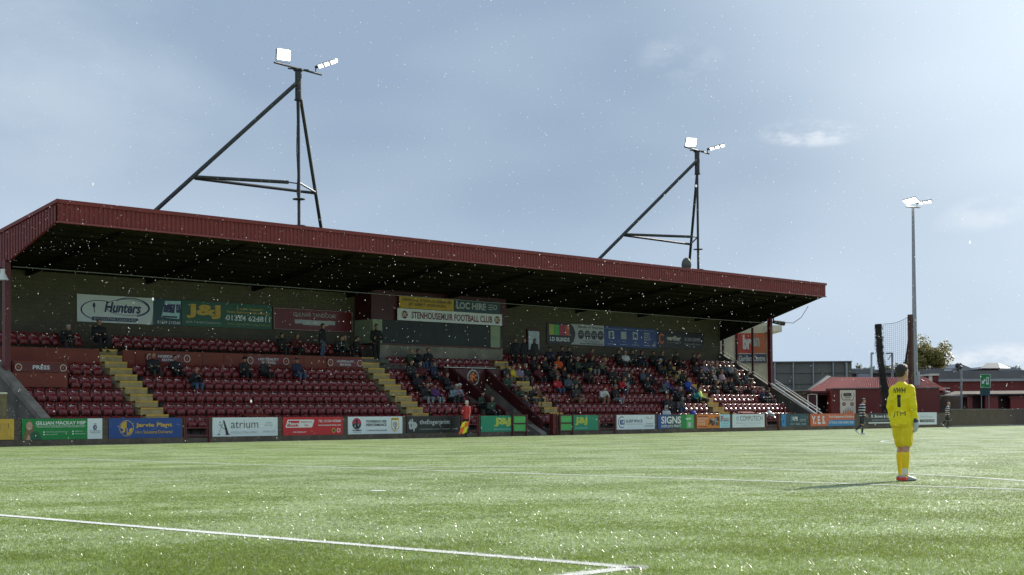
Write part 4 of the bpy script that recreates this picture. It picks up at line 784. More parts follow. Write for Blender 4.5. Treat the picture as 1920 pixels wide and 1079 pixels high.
def head(b_, c, fwd, s=1.0):
    """head of height .23 m centred at c; fwd unit facing"""
    c = Vector(c); f = Vector(fwd).normalized(); r_ = f.cross(Vector((0, 0, 1))).normalized(); u_ = Vector((0, 0, 1))
    loft(b_, [(c+u_*z*s+f*y*s, r_*hw*s, f*hd*s) for z, y, hw, hd in ((-.115, .035, .025, .03), (-.10, .03, .046, .052), (-.065, .015, .060, .078), (-.02, .0, .070, .090), (.03, -.005, .076, .098), (.07, -.01, .072, .092), (.10, -.012, .054, .07), (.118, -.012, .02, .03))], 18, 2.1)
    cap(b_, c+f*.088*s+u_*.01*s, c+f*.108*s-u_*.028*s, .012*s, .017*s, 8)           # nose
    cap(b_, c+f*.075*s-u_*.062*s-r_*.02*s, c+f*.075*s-u_*.062*s+r_*.02*s, .012*s, .012*s, 8)  # lips
    cap(b_, c+f*.078*s+u_*.032*s-r_*.035*s, c+f*.078*s+u_*.032*s+r_*.035*s, .012*s, .012*s, 8)  # brow
    for sd in (-1, 1): cap(b_, c+r_*sd*.078*s+u_*.015*s-f*.01*s, c+r_*sd*.076*s-u_*.03*s, .018*s, .012*s, 8, .45, r_)
def facebits(c, fwd, parent, s=1.0, hair=(.03, .02, .015), bald=0, org=None, length=0):
    c = Vector(c); f = Vector(fwd).normalized(); r_ = f.cross(Vector((0, 0, 1))).normalized(); u_ = Vector((0, 0, 1))
    if not bald:
        b = MB(); loft(b, [(c+u_*z*s+f*y*s, r_*hw*s, f*hd*s) for z, y, hw, hd in ((-.06-length, -.045, .050, .048), (-.03-length*.5, -.038, .070, .062), (.0, -.030, .081, .075), (.04, -.020, .086, .092), (.08, -.010, .082, .102), (.112, -.006, .064, .086), (.135, -.006, .03, .045))], 18, 2.1)
        me = remesh_obj(b, .012, 1); m_ = mat('hair_%02x%02x%02x' % tuple(int(x*255) for x in hair), hair, .6, 0, .35, 60, .6, 90); me.materials.clear(); me.materials.append(m_)
        o = bpy.data.objects.new('hair', me); C.objects.link(o); o.parent = parent
    b = MB()
    for sd in (-1, 1): b.ball(c+f*.083*s+r_*sd*.03*s+u_*.012*s, .010*s, 'white', 8, 6); b.ball(c+f*.0905*s+r_*sd*.03*s+u_*.012*s, .0055*s, 'black', 8, 6)
    o = b.build('eyes', None); o.parent = parent
def garment(name, parent, build, m_, vox=.012, smooth=2):
    b = MB(); build(b); me = remesh_obj(b, vox, smooth); me.materials.clear(); me.materials.append(m_); me.polygons.foreach_set('use_smooth', [True]*len(me.polygons))
    o = bpy.data.objects.new(name, me); C.objects.link(o)
    if parent is not None: o.parent = parent
    return o
def wrinkle(o, amp, f, seed=0.0):
    from mathutils import noise
    me = o.data; ns = [v.normal.copy() for v in me.vertices]
    for v, n_ in zip(me.vertices, ns):
        q = Vector((v.co.x*f[0]+seed, v.co.y*f[1], v.co.z*f[2]+v.co.x*f[0]*.5)); a = 1-abs(noise.noise(q))*2.2; c_ = 1-abs(noise.noise(q*2.1+Vector((7, 3, 1))))*2.0
        v.co += n_*amp*(a*.7+c_*.4-.55)
    me.update()
def hand(b_, wrist, d, palm_n, side, curl=.5, s=1.0, thick=1.0):
    """five-fingered hand: d = direction of fingers, palm_n = palm normal, side=+1/-1 thumb side"""
    w_ = Vector(wrist); d = Vector(d).normalized(); n = Vector(palm_n); n = (n-d*n.dot(d)).normalized(); t = d.cross(n)*side
    loft(b_, [(w_, t*.026*s, n*.018*s), (w_+d*.03*s, t*.036*s, n*.018*s), (w_+d*.075*s, t*.043*s, n*.016*s), (w_+d*.092*s, t*.041*s, n*.012*s)], 12)
    for i, (off, ln) in enumerate(((.030, .070), (.010, .078), (-.011, .073), (-.031, .056))):
        p = w_+d*.088*s+t*off*s; dd = d; r = .0088*s*thick
        for k, fr in enumerate((.45, .30, .25)):
            ang = curl*(.35+.35*k); dd = (dd*math.cos(ang)+n*math.sin(ang)).normalized(); q = p+dd*ln*fr*s; cap(b_, p, q, r, r*.93, 8); p = q; r *= .93
    p = w_+d*.028*s+t*.034*s; dd = (d*.75+t*.6+n*.25).normalized()
    for fr in (.036, .030): q = p+dd*fr*s; cap(b_, p, q, .011*s*thick, .0095*s*thick, 8); p = q; dd = (dd+d*.5).normalized()
def foot(b_, ankle, fwd, s=1.0, grow=0):
    a = Vector(ankle); f = Vector(fwd).normalized(); r_ = f.cross(Vector((0, 0, 1))).normalized(); u_ = Vector((0, 0, 1)); h = a.z
    base = Vector((a.x, a.y, 0)) if h < .2 else a-u_*.085
    loft(b_, [(base-f*.075*s+u_*.045, r_*(.026+grow), u_*(.030+grow)), (base-f*.05*s+u_*.045, r_*(.034+grow), u_*(.042+grow)), (base+f*.02*s+u_*.045, r_*(.038+grow), u_*(.044+grow)), (base+f*.09*s+u_*.035, r_*(.045+grow), u_*(.034+grow)), (base+f*.15*s+u_*.026, r_*(.042+grow), u_*(.024+grow)), (base+f*.185*s+u_*.022, r_*(.022+grow), u_*(.014+grow))], 14)

# generic athlete: joints in a local frame, facing -y, feet on z=0
def athlete(root, J, look, skinm, kit, vox=.012, hair=(.02, .014, .01), bald=0, gloves=None, sleeves='short', socks=True, s=1.0, thin=1.0):
    hip = Vector(J['hip']); ch = Vector(J['chest']); nk = Vector(J['neck']); hd = Vector(J['head']); lk = Vector(look).normalized()
    tw = Vector(J.get('shx', (1, 0, 0))).normalized(); hw_ = Vector(J.get('hpx', (1, 0, 0))).normalized(); dpt = lambda v: Vector((v.y, -v.x, 0)).normalized()
    sw_ = J.get('slim', 1.0)
    def torso(b_, g):
        up_ = (ch-hip)
        S = [(hip-up_*.25, hw_*(.150+g), dpt(hw_)*(.105+g)), (hip, hw_*(.158+g), dpt(hw_)*(.112+g)), (hip+up_*.4, (hw_+tw)*.5*(.136+g), dpt(tw)*(.095+g)), (hip+up_*.75, tw*(.150+g), dpt(tw)*(.108+g)), (ch, tw*(.170+g), dpt(tw)*(.112+g)), (ch+(nk-ch)*.55, tw*(.158+g), dpt(tw)*(.092+g)), (ch+(nk-ch)*.85, tw*(.095+g), dpt(tw)*(.065+g)), (nk, tw*(.055+g), dpt(tw)*(.055+g))]
        S = [(c_, Vector(w2)*(sw_ if i_ > 1 else 1), d2) for i_, (c_, w2, d2) in enumerate(S)]; loft(b_, S, 22, 2.25)
    def arm(b_, sd, g, upto=1.0):
        sh, el, wr = (Vector(J[k+sd]) for k in ('sh', 'el', 'wr')); g -= (1-sw_)*.05; cap(b_, sh, el, .056+g, .043+g, 14)
        if upto > .5: q = el+(wr-el)*(upto-.5)*2; cap(b_, el, q, .043+g, .043+g-(.017)*(upto-.5)*2, 14)
    def leg(b_, sd, g, f0=0, f1=1):
        hp, kn, an = (Vector(J[k+sd]) for k in ('hp', 'kn', 'an'))
        if f0 < .5: cap(b_, hp, hp+(kn-hp)*min(1, f1*2), .083+g, .083+g-.030*min(1, f1*2), 16)
        if f1 > .5:
            bk = Vector((0, .014, 0)); mid = kn+(an-kn)*.32+bk; a_ = max(0, (f0-.5)*2)
            if a_ < .3: cap(b_, kn+(an-kn)*a_, mid, .052+g, .055+g, 14)
            cap(b_, mid, an, .055+g, .034+g, 14)
    def body(b_):
        torso(b_, -.012); cap(b_, nk-(hd-nk)*.1, hd-Vector((0, 0, .05)), .055, .050); head(b_, hd, lk, s)
        for sd in 'LR': arm(b_, sd, 0); leg(b_, sd, 0); foot(b_, J['an'+sd], J['ft'+sd], 1, -.008)
        for sd in 'LR':
            wr = Vector(J['wr'+sd]); el = Vector(J['el'+sd]); hand(b_, wr, J.get('hd'+sd, wr-el), J.get('pm'+sd, (1, 0, 0) if sd == 'R' else (-1, 0, 0)), 1 if sd == 'R' else -1, J.get('curl', .5))
    garment('body', root, body, skinm, vox)
    facebits(hd, lk, root, s, hair, bald)
    g = .014
    def shirt(b_):
        torso(b_, g)
        hem = [(hip-Vector((0, 0, .10)), hw_*.182, dpt(hw_)*.138), (hip, hw_*.180, dpt(hw_)*.132), (hip+(ch-hip)*.3, hw_*.165, dpt(hw_)*.118)]
        loft(b_, hem, 22, 2.25)
        for sd in 'LR': arm(b_, sd, .017, .98 if sleeves == 'long' else .47)
    sh = garment('shirt', root, shirt, kit['shirt'], vox); wrinkle(sh, J.get('wr', .009), (5, 5, 7), 2.0)
    def shorts(b_):
        loft(b_, [(hip-Vector((0, 0, .12)), hw_*.168, dpt(hw_)*.125), (hip+Vector((0, 0, .04)), hw_*.165, dpt(hw_)*.12)], 20, 2.3)
        for sd in 'LR':
            hp, kn = Vector(J['hp'+sd]), Vector(J['kn'+sd]); q = hp+(kn-hp)*.80; cap(b_, hp, q, .103-(1-sw_)*.07, .095-(1-sw_)*.06, 16)
    wrinkle(garment('shorts', root, shorts, kit['shorts'], vox), J.get('wr', .009), (9, 9, 3.5), 5.0)
    if socks:
        def sock(b_):
            for sd in 'LR': leg(b_, sd, .009, .62, 1)
        for sd in 'LR':
            garment('sock', root, lambda b_: leg(b_, sd, .009, .60, 1), kit['socks'], vox)
    for sd in 'LR': garment('boot', root, lambda b_: foot(b_, J['an'+sd], J['ft'+sd], 1.03, .006), kit['boot'], vox*.8)
    if gloves:
        for sd in 'LR':
            wr = Vector(J['wr'+sd]); el = Vector(J['el'+sd])
            def gl_(b_):
                hand(b_, wr, J.get('hd'+sd, wr-el), J.get('pm'+sd, (1, 0, 0)), 1 if sd == 'R' else -1, J.get('curl', .5), 1.12, 1.35); cap(b_, wr-(wr-el).normalized()*.05, wr, .036, .037, 12)
            o = garment('glove', root, gl_, gloves[0], .009, 1)
            b = MB(); b.tube(wr-(wr-el).normalized()*.055, wr+(wr-el).normalized()*.012, .043, gloves[1], n=14); c2 = b.build('wrist_strap', None); c2.parent = o
    return sh

skn = skin()
YEL = mat('yellow_shirt', (.84, .68, .012), .62, 0, .07, 9, .35, 22, .3)
YEL2 = mat('yellow_shorts', (.80, .60, .012), .5, 0, .10, 9, .35, 18, .4)
YSK = mat('yellow_sock', (.86, .60, .010), .75, 0, .06, 20)
BOOTG = mat('boot_silver', (.33, .36, .37), .35, 0, .15, 30)
gk = thing('person', 'goalkeeper all in yellow seen from behind, hands by his sides', 'person', (19.40, 11.06, 0))
J = dict(hip=(0, .01, .935), chest=(0, .005, 1.24), neck=(0, .03, 1.475), head=(0, .0, 1.615), hpx=(1, 0, 0), shx=(1, -.05, 0),
         slim=.86, shL=(.128, .02, 1.375), elL=(.182, .05, 1.12), wrL=(.185, -.04, .895), shR=(-.128, .02, 1.375), elR=(-.19, .065, 1.12), wrR=(-.198, -.01, .895),
         hdL=(-.05, -.10, -1), hdR=(.03, -.12, -1), pmL=(-1, -.2, 0), pmR=(1, -.2, 0), curl=.55, wr=.020,
         hpL=(.080, .0, .88), knL=(.062, -.05, .50), anL=(.05, -.03, .085), ftL=(-.25, -1, 0), hpR=(-.080, .015, .88), knR=(-.062, .03, .50), anR=(-.065, .09, .085), ftR=(-.55, -1, 0))
gshirt = athlete(gk, J, (-.35, -1, .05), mat('skin_keeper', (.46, .25, .17), .5, 0, .08, 14), dict(shirt=YEL, shorts=YEL2, socks=YSK, boot=BOOTG), .0105, gloves=(mat('glove_grey', (.42, .46, .55), .6), mat('glove_strap', (.03, .05, .16), .6)), sleeves='long', hair=(.022, .015, .011))
for sd, x, y in (('L', .05, -.03), ('R', -.065, .09)):
    b = MB(); b.box((x-.046, y+.0, .012), (x+.046, y+.082, .06), mat('boot_red', (.75, .05, .03), .4)); o = b.build('boot_sole', None, bevel=.006); o.parent = gk
    b = MB(); b.tube((x, y, .10), (x, y-.005, .19), .044, mat('ankle_tape', (.72, .72, .70), .8), .047, n=14); o = b.build('ankle_tape', None); o.parent = gk
gk.rotation_euler = (0, 0, R(90+6)); 
# lettering laid on the back of the shirt
def on_back(shirt, items):
    me = shirt.data; bv = BVHTree.FromPolygons([v.co.copy() for v in me.vertices], [tuple(p.vertices) for p in me.polygons]); b = MB()
    for t_, x0, z0, x1, z1, bold, shr in items:
        vs, fs = text_geo(t_, bold, shr); bm = bmesh.new(); vv = [bm.verts.new((v[0]*(x1-x0)+x0, 0, v[1]*(z1-z0)+z0)) for v in vs]
        for f in fs:
            try: bm.faces.new([vv[i] for i in f])
            except ValueError: pass
        for _ in range(3):
            le = [e for e in bm.edges if e.calc_length() > .018]
            if le: bmesh.ops.subdivide_edges(bm, edges=le, cuts=1); bmesh.ops.triangulate(bm, faces=bm.faces[:])
        bm.verts.ensure_lookup_table(); out_v = []
        for v in bm.verts:
            # mirrored: seen from behind (+y) x runs the other way
            hx = -v.co.x; r_ = bv.ray_cast(Vector((hx, .6, v.co.z)), Vector((0, -1, 0))); y_ = r_[0].y if r_[0] else .12
            out_v.append((hx, y_+.004, v.co.z))
        b.add(out_v, [tuple(x.index for x in f.verts) for f in bm.faces], 'black'); bm.free()
    o = b.build('shirt_lettering', None); o.parent = shirt; return o
on_back(gshirt, [('NWH', -.095, 1.31, .095, 1.39, .02, .12), ('macron', -.02, 1.40, .03, 1.415, .02, 0), ('1', -.026, 1.10, .026, 1.285, .0, 0), ('JTM', -.095, .95, .095, 1.035, -.005, 0)])

# assistant referee
P = hit(877, 820.5, 2, 0)
ar = thing('person', 'white-haired assistant referee in a red shirt holding a flag on the touchline', 'person', (P.x+.25, 53.45, 0))
J = dict(hip=(0, .0, .98), chest=(0, -.0, 1.32), neck=(0, .02, 1.53), head=(0, -.03, 1.675), shL=(.18, .0, 1.45), elL=(.24, .05, 1.18), wrL=(.22, -.18, .99), shR=(-.18, .02, 1.45), elR=(-.22, .06, 1.17), wrR=(-.22, .05, .90),
         hdR=(0, -.1, -1), curl=.9, hpL=(.09, 0, .92), knL=(.09, -.06, .51), anL=(.09, -.05, .09), ftL=(0, -1, 0), hpR=(-.09, 0, .92), knR=(-.09, .02, .51), anR=(-.09, .16, .10), ftR=(0, -1, 0))
athlete(ar, J, (0, -1, -.1), mat('skin_pale', (.50, .30, .23), .55, 0, .08, 14), dict(shirt=mat('ref_shirt', (.70, .06, .06), .6, 0, .08, 8), shorts=mat('ref_black', (.012, .012, .014), .6), socks=mat('ref_black', (.012,)*3), boot=mat('ref_black', (.012,)*3)), .014, hair=(.60, .58, .54))
ar.rotation_euler = (0, 0, R(97)); ar.scale = (1.04,)*3
fl = thing('assistant_flag', 'yellow and orange quartered flag pointing down in the assistant hand', 'flag', tuple(ar.location))
q = ar.location; hx, hy = q.x+.02, q.y-.26
def P3(a, z): return (hx-a, hy, z)
part('flag_stick', fl, lambda b: b.tube((hx, hy, .96), (hx-.32, hy, .12), .012, 'black'))
orf = mat('flag_orange', (.85, .12, .01), .6); yef = mat('flag_yellow', (.80, .70, .02), .6)
part('flag_cloth', fl, lambda b: [b.prism([P3(u0+s0*.12, z0+.06*(1-u0)), P3(u1+s0*.12, z0-.10*u1), P3(u1+s1*.12+.04, z1-.10*u1), P3(u0+s1*.12, z1+.06*(1-u0))], (0, .006, 0), m_) for u0, u1, z0, z1, s0, s1, m_ in ((.02, .30, .80, .52, 0, 1, orf), (.30, .56, .80, .52, 0, 1, yef), (.02, .30, .52, .20, 1, 2, yef), (.30, .56, .52, .20, 1, 2, orf))])

# players in black and white hoops
def hoopmat():
    m = bpy.data.materials.new('hooped_shirt'); m.use_nodes = True; n = m.node_tree.nodes; l = m.node_tree.links; g = n.new('ShaderNodeTexCoord'); s_ = n.new('ShaderNodeSeparateXYZ'); l.new(g.outputs['Object'], s_.inputs[0])
    a = n.new('ShaderNodeMath'); a.operation = 'MULTIPLY'; a.inputs[1].default_value = 1/.135; l.new(s_.outputs[2], a.inputs[0]); f = n.new('ShaderNodeMath'); f.operation = 'FRACT'; l.new(a.outputs[0], f.inputs[0])
    c = n.new('ShaderNodeMath'); c.operation = 'GREATER_THAN'; c.inputs[1].default_value = .66; l.new(f.outputs[0], c.inputs[0]); x = n.new('ShaderNodeMixRGB'); x.inputs[1].default_value = (.014, .014, .022, 1); x.inputs[2].default_value = (.66, .68, .72, 1); l.new(c.outputs[0], x.inputs[0]); l.new(x.outputs[0], n['Principled BSDF'].inputs['Base Color']); return m
HM = hoopmat(); BK = mat('kit_black', (.014, .014, .02), .55); kit = dict(shirt=HM, shorts=BK, socks=BK, boot=mat('boot_white', (.6, .6, .62), .4))
P = hit(1617, 815, 2, 0)
p1 = thing('person', 'striding player in black and white hoops left of the goalkeeper', 'person', tuple(P))
J = dict(hip=(0, .0, .95), chest=(0, -.03, 1.28), neck=(0, -.02, 1.49), head=(0, -.07, 1.635), shL=(.18, -.0, 1.41), elL=(.24, .06, 1.14), wrL=(.20, -.08, .93), shR=(-.18, -.01, 1.41), elR=(-.23, .05, 1.13), wrR=(-.19, -.12, .93), curl=.8,
         hpL=(.09, 0, .90), knL=(.09, -.07, .50), anL=(.08, -.02, .085), ftL=(0, -1, 0), hpR=(-.09, 0, .90), knR=(-.10, .05, .50), anR=(-.10, .36, .22), ftR=(0, -1, -.8))
athlete(p1, J, (0, -1, -.15), skn, kit, .014, hair=(.05, .035, .025)); p1.rotation_euler = (0, 0, R(52)); p1.scale = (1.03,)*3
P = hit(1776, 803.5, 2, 0)
p2 = thing('person', 'distant running player in black and white hoops right of the goalkeeper', 'person', tuple(P))
J = dict(hip=(0, .0, .95), chest=(0, -.05, 1.28), neck=(0, -.06, 1.49), head=(0, -.12, 1.63), shL=(.18, -.04, 1.41), elL=(.30, .08, 1.16), wrL=(.36, -.10, 1.02), shR=(-.18, -.04, 1.41), elR=(-.34, .0, 1.18), wrR=(-.40, .05, .93), curl=.8,
         hpL=(.09, 0, .90), knL=(.09, -.12, .52), anL=(.05, .0, .10), ftL=(0, -1, 0), hpR=(-.09, 0, .90), knR=(-.09, .03, .52), anR=(-.08, .30, .32), ftR=(0, -1, -1))
athlete(p2, J, (.5, -1, -.05), skn, dict(kit), .016, hair=(.10, .07, .04), bald=1); p2.rotation_euler = (0, 0, R(28)); p2.scale = (1.05,)*3

# ---- spectators: a few seated and standing builds, dressed one by one
def spec_mesh(kind):
    """returns mesh with slots 0 skin, 1 top, 2 trousers, 3 shoes"""
    b = MB(); S = []                        # prims for labelling: (p0, p1, r, slot)
    def c(p0, p1, r0, r1, slot): cap(b, p0, p1, r0, r1, 10); S.append((Vector(p0), Vector(p1), (r0+r1)/2, slot))
    bend = dict(sit=.02, lean=-.30, arms=-.03, phone=-.12, stand=0, standarms=0)[kind]
    st = kind.startswith('stand'); hz = .95 if st else .50
    hip = Vector((0, .0, hz)); che = Vector((0, bend*.8, hz+.36-abs(bend)*.25)); nk = che+Vector((0, bend*.3, .16)); hdp = nk+Vector((0, bend*.25-.03, .17-abs(bend)*.1))
    loft(b, [(hip-Vector((0, 0, .06)), (.19, 0, 0), (0, .14, 0)), (hip+(che-hip)*.4, (.18, 0, 0), (0, .135, 0)), (che, (.215, 0, 0), (0, .145, 0)), (che+(nk-che)*.6, (.19, 0, 0), (0, .11, 0)), (nk, (.08, 0, 0), (0, .07, 0))], 14, 2.3)
    S.append((hip+Vector((0, 0, .04)), che, .16, 1)); S.append((che+Vector((-.1, 0, .02)), che+Vector((.1, 0, .02)), .14, 1)); S.append((nk-Vector((0, 0, .05)), nk-Vector((0, 0, .02)), .09, 1))
    c(nk, hdp-Vector((0, 0, .05)), .055, .055, 0)
    h0 = len(b.v); head(b, hdp, (0, -1, 0), 1.02); S.append((hdp-Vector((0, 0, .06)), hdp+Vector((0, 0, .06)), .10, 0))
    AR = dict(sit=((.25, -.02, .22), (.17, -.32, .12)), lean=((.24, -.36, .12), (.08, -.50, .20)), arms=((.25, -.10, .13), (-.08, -.22, .20)), phone=((.23, -.10, .14), (.06, -.32, .34)), stand=((.27, .02, -.04), (.22, -.06, -.24+.02)), standarms=((.27, -.08, .08), (-.06, -.20, .16)))[kind]
    for sd in (-1, 1):
        e0 = Vector((AR[0][0]*sd, AR[0][1], hip.z+AR[0][2])); w0 = Vector((AR[1][0]*sd, AR[1][1]+(.03 if sd > 0 and AR[1][0] < 0 else 0), hip.z+AR[1][2]))
        s0 = che+Vector((.19*sd, 0, .09)); c(s0, e0, .072, .058, 1); c(e0, w0, .058, .045, 1); dd = (w0-e0).normalized(); c(w0+dd*.02, w0+dd*.10, .040, .030, 0)
        if st:
            c((.09*sd, 0, .90), (.10*sd, -.02, .50), .095, .07, 2); c((.10*sd, -.02, .50), (.10*sd, .03, .10), .068, .055, 2); c((.10*sd, .02, .05), (.12*sd, -.16, .04), .05, .042, 3)
        else:
            kn = Vector((.13*sd, -.46, .50)); c((.10*sd, -.03, .48), kn, .098, .075, 2); an = Vector((.13*sd, -.44+.05*sd, .10)); c(kn, an, .07, .052, 2); c(an+Vector((0, 0, -.04)), an+Vector((.02*sd, -.17, -.06)), .05, .042, 3)
    me = remesh_obj(b, .028, 1); me.materials.clear()
    for m_ in (skn, BK, BK, BK): me.materials.append(m_)
    def dseg(p, a, q):
        ab = q-a; t = max(0, min(1, (p-a).dot(ab)/max(1e-9, ab.length_squared))); return (p-a-ab*t).length
    idx = []
    for p in me.polygons:
        ctr = p.center; idx.append(min(S, key=lambda s_: dseg(ctr, s_[0], s_[1])/s_[2])[3])
    me.polygons.foreach_set('material_index', idx); me.polygons.foreach_set('use_smooth', [True]*len(idx)); me.name = 'person_'+kind
    return me, hdp
SM = {k: spec_mesh(k) for k in ('sit', 'lean', 'arms', 'phone', 'stand', 'standarms')}
HB = {}
def hairmesh(kind):
    if kind in HB: return HB[kind]
    b = MB(); u_ = Vector((0, 0, 1))
    if kind == 'hair': loft(b, [(Vector((0, -y, z)), (hw, 0, 0), (0, hd, 0)) for z, y, hw, hd in ((-.06, -.05, .05, .05), (.0, -.035, .083, .076), (.05, -.018, .087, .095), (.10, -.008, .076, .095), (.135, -.006, .03, .045))], 12, 2.1)
    elif kind == 'long': loft(b, [(Vector((0, -y, z)), (hw, 0, 0), (0, hd, 0)) for z, y, hw, hd in ((-.24, -.07, .07, .05), (-.12, -.05, .095, .06), (.0, -.035, .09, .078), (.06, -.018, .09, .095), (.11, -.008, .07, .09), (.14, -.006, .03, .045))], 12, 2.1)
    elif kind == 'cap':
        loft(b, [(Vector((0, -y, z)), (hw, 0, 0), (0, hd, 0)) for z, y, hw, hd in ((.045, -.0, .086, .105), (.09, -.0, .082, .098), (.13, -.0, .055, .07), (.145, 0, .02, .03))], 12, 2.1); loft(b, [((0, -.09, .045), (.07, 0, 0), (0, .08, 0)), ((0, -.09, .06), (.065, 0, 0), (0, .08, 0))], 12)
    elif kind == 'hood': loft(b, [(Vector((0, -y, z)), (hw, 0, 0), (0, hd, 0)) for z, y, hw, hd in ((-.16, -.04, .12, .10), (-.08, -.05, .105, .075), (.0, -.045, .10, .085), (.08, -.03, .095, .10), (.14, -.02, .05, .06))], 12, 2.1)
    elif kind == 'beanie': loft(b, [(Vector((0, -y, z)), (hw, 0, 0), (0, hd, 0)) for z, y, hw, hd in ((.02, -.01, .088, .106), (.05, -.01, .090, .108), (.12, -.012, .07, .085), (.165, -.012, .02, .03))], 12, 2.1)
    me = bpy.data.meshes.new(kind); me.from_pydata([tuple(v) for v in b.v], [], b.f); me.polygons.foreach_set('use_smooth', [True]*len(b.f)); me.materials.append(BK); HB[kind] = me; return me
TC = dict(black=(.014, .014, .017), navy=(.018, .025, .06), dark=(.03, .03, .033), grey=(.11, .115, .12), lgrey=(.24, .25, .27), white=(.62, .63, .63), red=(.45, .02, .03), orange=(.60, .09, .02), maroon=(.10, .015, .02), green=(.03, .06, .04), blue=(.03, .07, .38), teal=(.02, .22, .26), lime=(.40, .62, .08), yellow=(.62, .45, .04), purple=(.10, .03, .13), lilac=(.24, .18, .27), brown=(.16, .07, .04), jeans=(.06, .11, .20), pale=(.20, .27, .34), khaki=(.18, .16, .11), bare=(.24, .13, .09), slate=(.06, .085, .11), pink=(.36, .24, .29))
CN = dict(dark='dark grey', lgrey='light grey', pale='pale blue', slate='slate blue', jeans='blue jeans', bare='bare legs')
def cm(c): return mat('cloth_'+c, TC[c], .8, 0, .18, 8, .2, 30)
HC_ = dict(n=(.03, .02, .015), g=(.40, .39, .37), b=(.12, .07, .035), f=(.42, .28, .10), w=(.62, .61, .58), k=(.014, .014, .016), r=(.25, .07, .02))
def spectator(u, y, z, kind, top, leg, hair='hair', hc='n', yaw=0, where='', s=1.0, group='spectators in the stand'):
    e = thing('person', '', 'person', (u, y, z), group); me, hp = SM[kind]
    o = bpy.data.objects.new('body', me); C.objects.link(o); o.parent = e
    for i, m_ in enumerate((skn, cm(top), cm(leg), BK)):
        o.material_slots[i].link = 'OBJECT'; o.material_slots[i].material = m_
    if hair != 'bald':
        h = bpy.data.objects.new('hair' if hair in ('hair', 'long') else hair, hairmesh(hair)); C.objects.link(h); h.parent = e; h.location = hp
        col = TC.get(hc) or HC_[hc]; h.material_slots[0].link = 'OBJECT'; h.material_slots[0].material = mat('head_'+hc, col, .75, 0, .2, 30)
    e.rotation_euler = (0, 0, yaw); e.scale = (1.16*s, 1.12*s, 1.06*s)
    e['d'] = (kind, top, leg, hair, hc, where); return e
PEOPLE = []
def sit(x, k, kind, top, leg, hair='hair', hc='n', yaw=None, s=None, y=None, z=None, where=None):
    """x: measured photo column, k: row"""
    if y is None: y = ry(k)-.25
    if z is None: z = rz(k)-.07
    if kind.startswith('stand'): y -= .22; z += .07
    u = hit(x, 700, 1, y).x
    s = rnd.uniform(.95, 1.06) if s is None else s; yaw = rnd.uniform(-.35, .35) if yaw is None else yaw
    e = spectator(u, y, z, kind, top, leg, hair, hc, yaw, where or ROWW[k], s); PEOPLE.append((k, u, e))
UY, UZ = 61.22, 4.13
def up_(x, *a, **k): sit(x, 6, *a, y=UY, z=UZ, where='rear row above the red front', **k)
up_(118, 'lean', 'black', 'dark', hc='g'); sit(185, 6, 'arms', 'black', 'black', y=61.0, z=4.15, where='beside the top of the first stair', s=1.15); up_(527, 'arms', 'black', 'dark', hc='n'); up_(552, 'phone', 'maroon', 'black', 'long', 'b')
sit(605, 6, 'stand', 'black', 'jeans', y=61.1, z=4.13, where='rear walkway before the maroon banner', yaw=.5); up_(628, 'lean', 'dark', 'black', hc='b'); up_(647, 'sit', 'green', 'black', hc='g'); up_(668, 'arms', 'black', 'dark'); sit(706, 6, 'standarms', 'black', 'black', y=61.3, z=4.13, where='top of the second stair', s=1.05)
for a in ((286, 4, 'arms', 'black', 'dark', 'hair', 'r'), (328, 4, 'sit', 'black', 'black', 'hair', 'n'), (364, 3, 'phone', 'black', 'jeans', 'hair', 'r'), (457, 4, 'arms', 'black', 'black', 'beanie', 'k'), (493, 4, 'phone', 'dark', 'black', 'hair', 'g'), (557, 4, 'sit', 'navy', 'jeans', 'cap', 'k')): sit(*a)
for a in ((766, 'phone', 'green', 'dark', 'hair', 'f'), (785, 'sit', 'black', 'jeans', 'hair', 'n'), (802, 'arms', 'black', 'jeans', 'hair', 'r')): sit(a[0], 5, *a[1:], y=60.5, z=3.5, where='row under the suite window')
for a in ((770, 4, 'arms', 'dark', 'black', 'hair', 'b'), (788, 4, 'sit', 'maroon', 'black', 'hair', 'g'), (812, 4, 'arms', 'navy', 'dark', 'hair', 'r'), (782, 3, 'sit', 'black', 'dark', 'cap', 'k'), (797, 2, 'phone', 'dark', 'lgrey', 'hair', 'n'), (816, 2, 'sit', 'purple', 'lgrey', 'cap', 'k'), (838, 3, 'sit', 'black', 'grey', 'hair', 'b'), (852, 2, 'lean', 'lilac', 'black', 'cap', 'w'), (845, 2, 'lean', 'pale', 'dark', 'cap', 'w')): sit(*a)
for a in ((903, 1, 'arms', 'green', 'black', 'cap', 'k'), (922, 0, 'sit', 'green', 'dark', 'hair', 'b')): sit(*a, z=.7 if a[1] == 0 else 1.1, where='inside the tunnel mouth')
for a in ((948, 4, 'arms', 'dark', 'khaki', 'cap', 'lgrey'), (962, 4, 'sit', 'yellow', 'dark', 'hair', 'b'), (974, 4, 'sit', 'lilac', 'grey', 'hair', 'f'), (986, 4, 'sit', 'black', 'grey', 'hair', 'g'), (950, 3, 'arms', 'green', 'black', 'bald', 'n'), (970, 2, 'lean', 'green', 'bare', 'hair', 'n'), (985, 1, 'sit', 'dark', 'bare', 'hair', 'g'), (1006, 2, 'arms', 'brown', 'dark', 'bald', 'n'), (996, 2, 'phone', 'dark', 'grey', 'hair', 'b')): sit(*a)
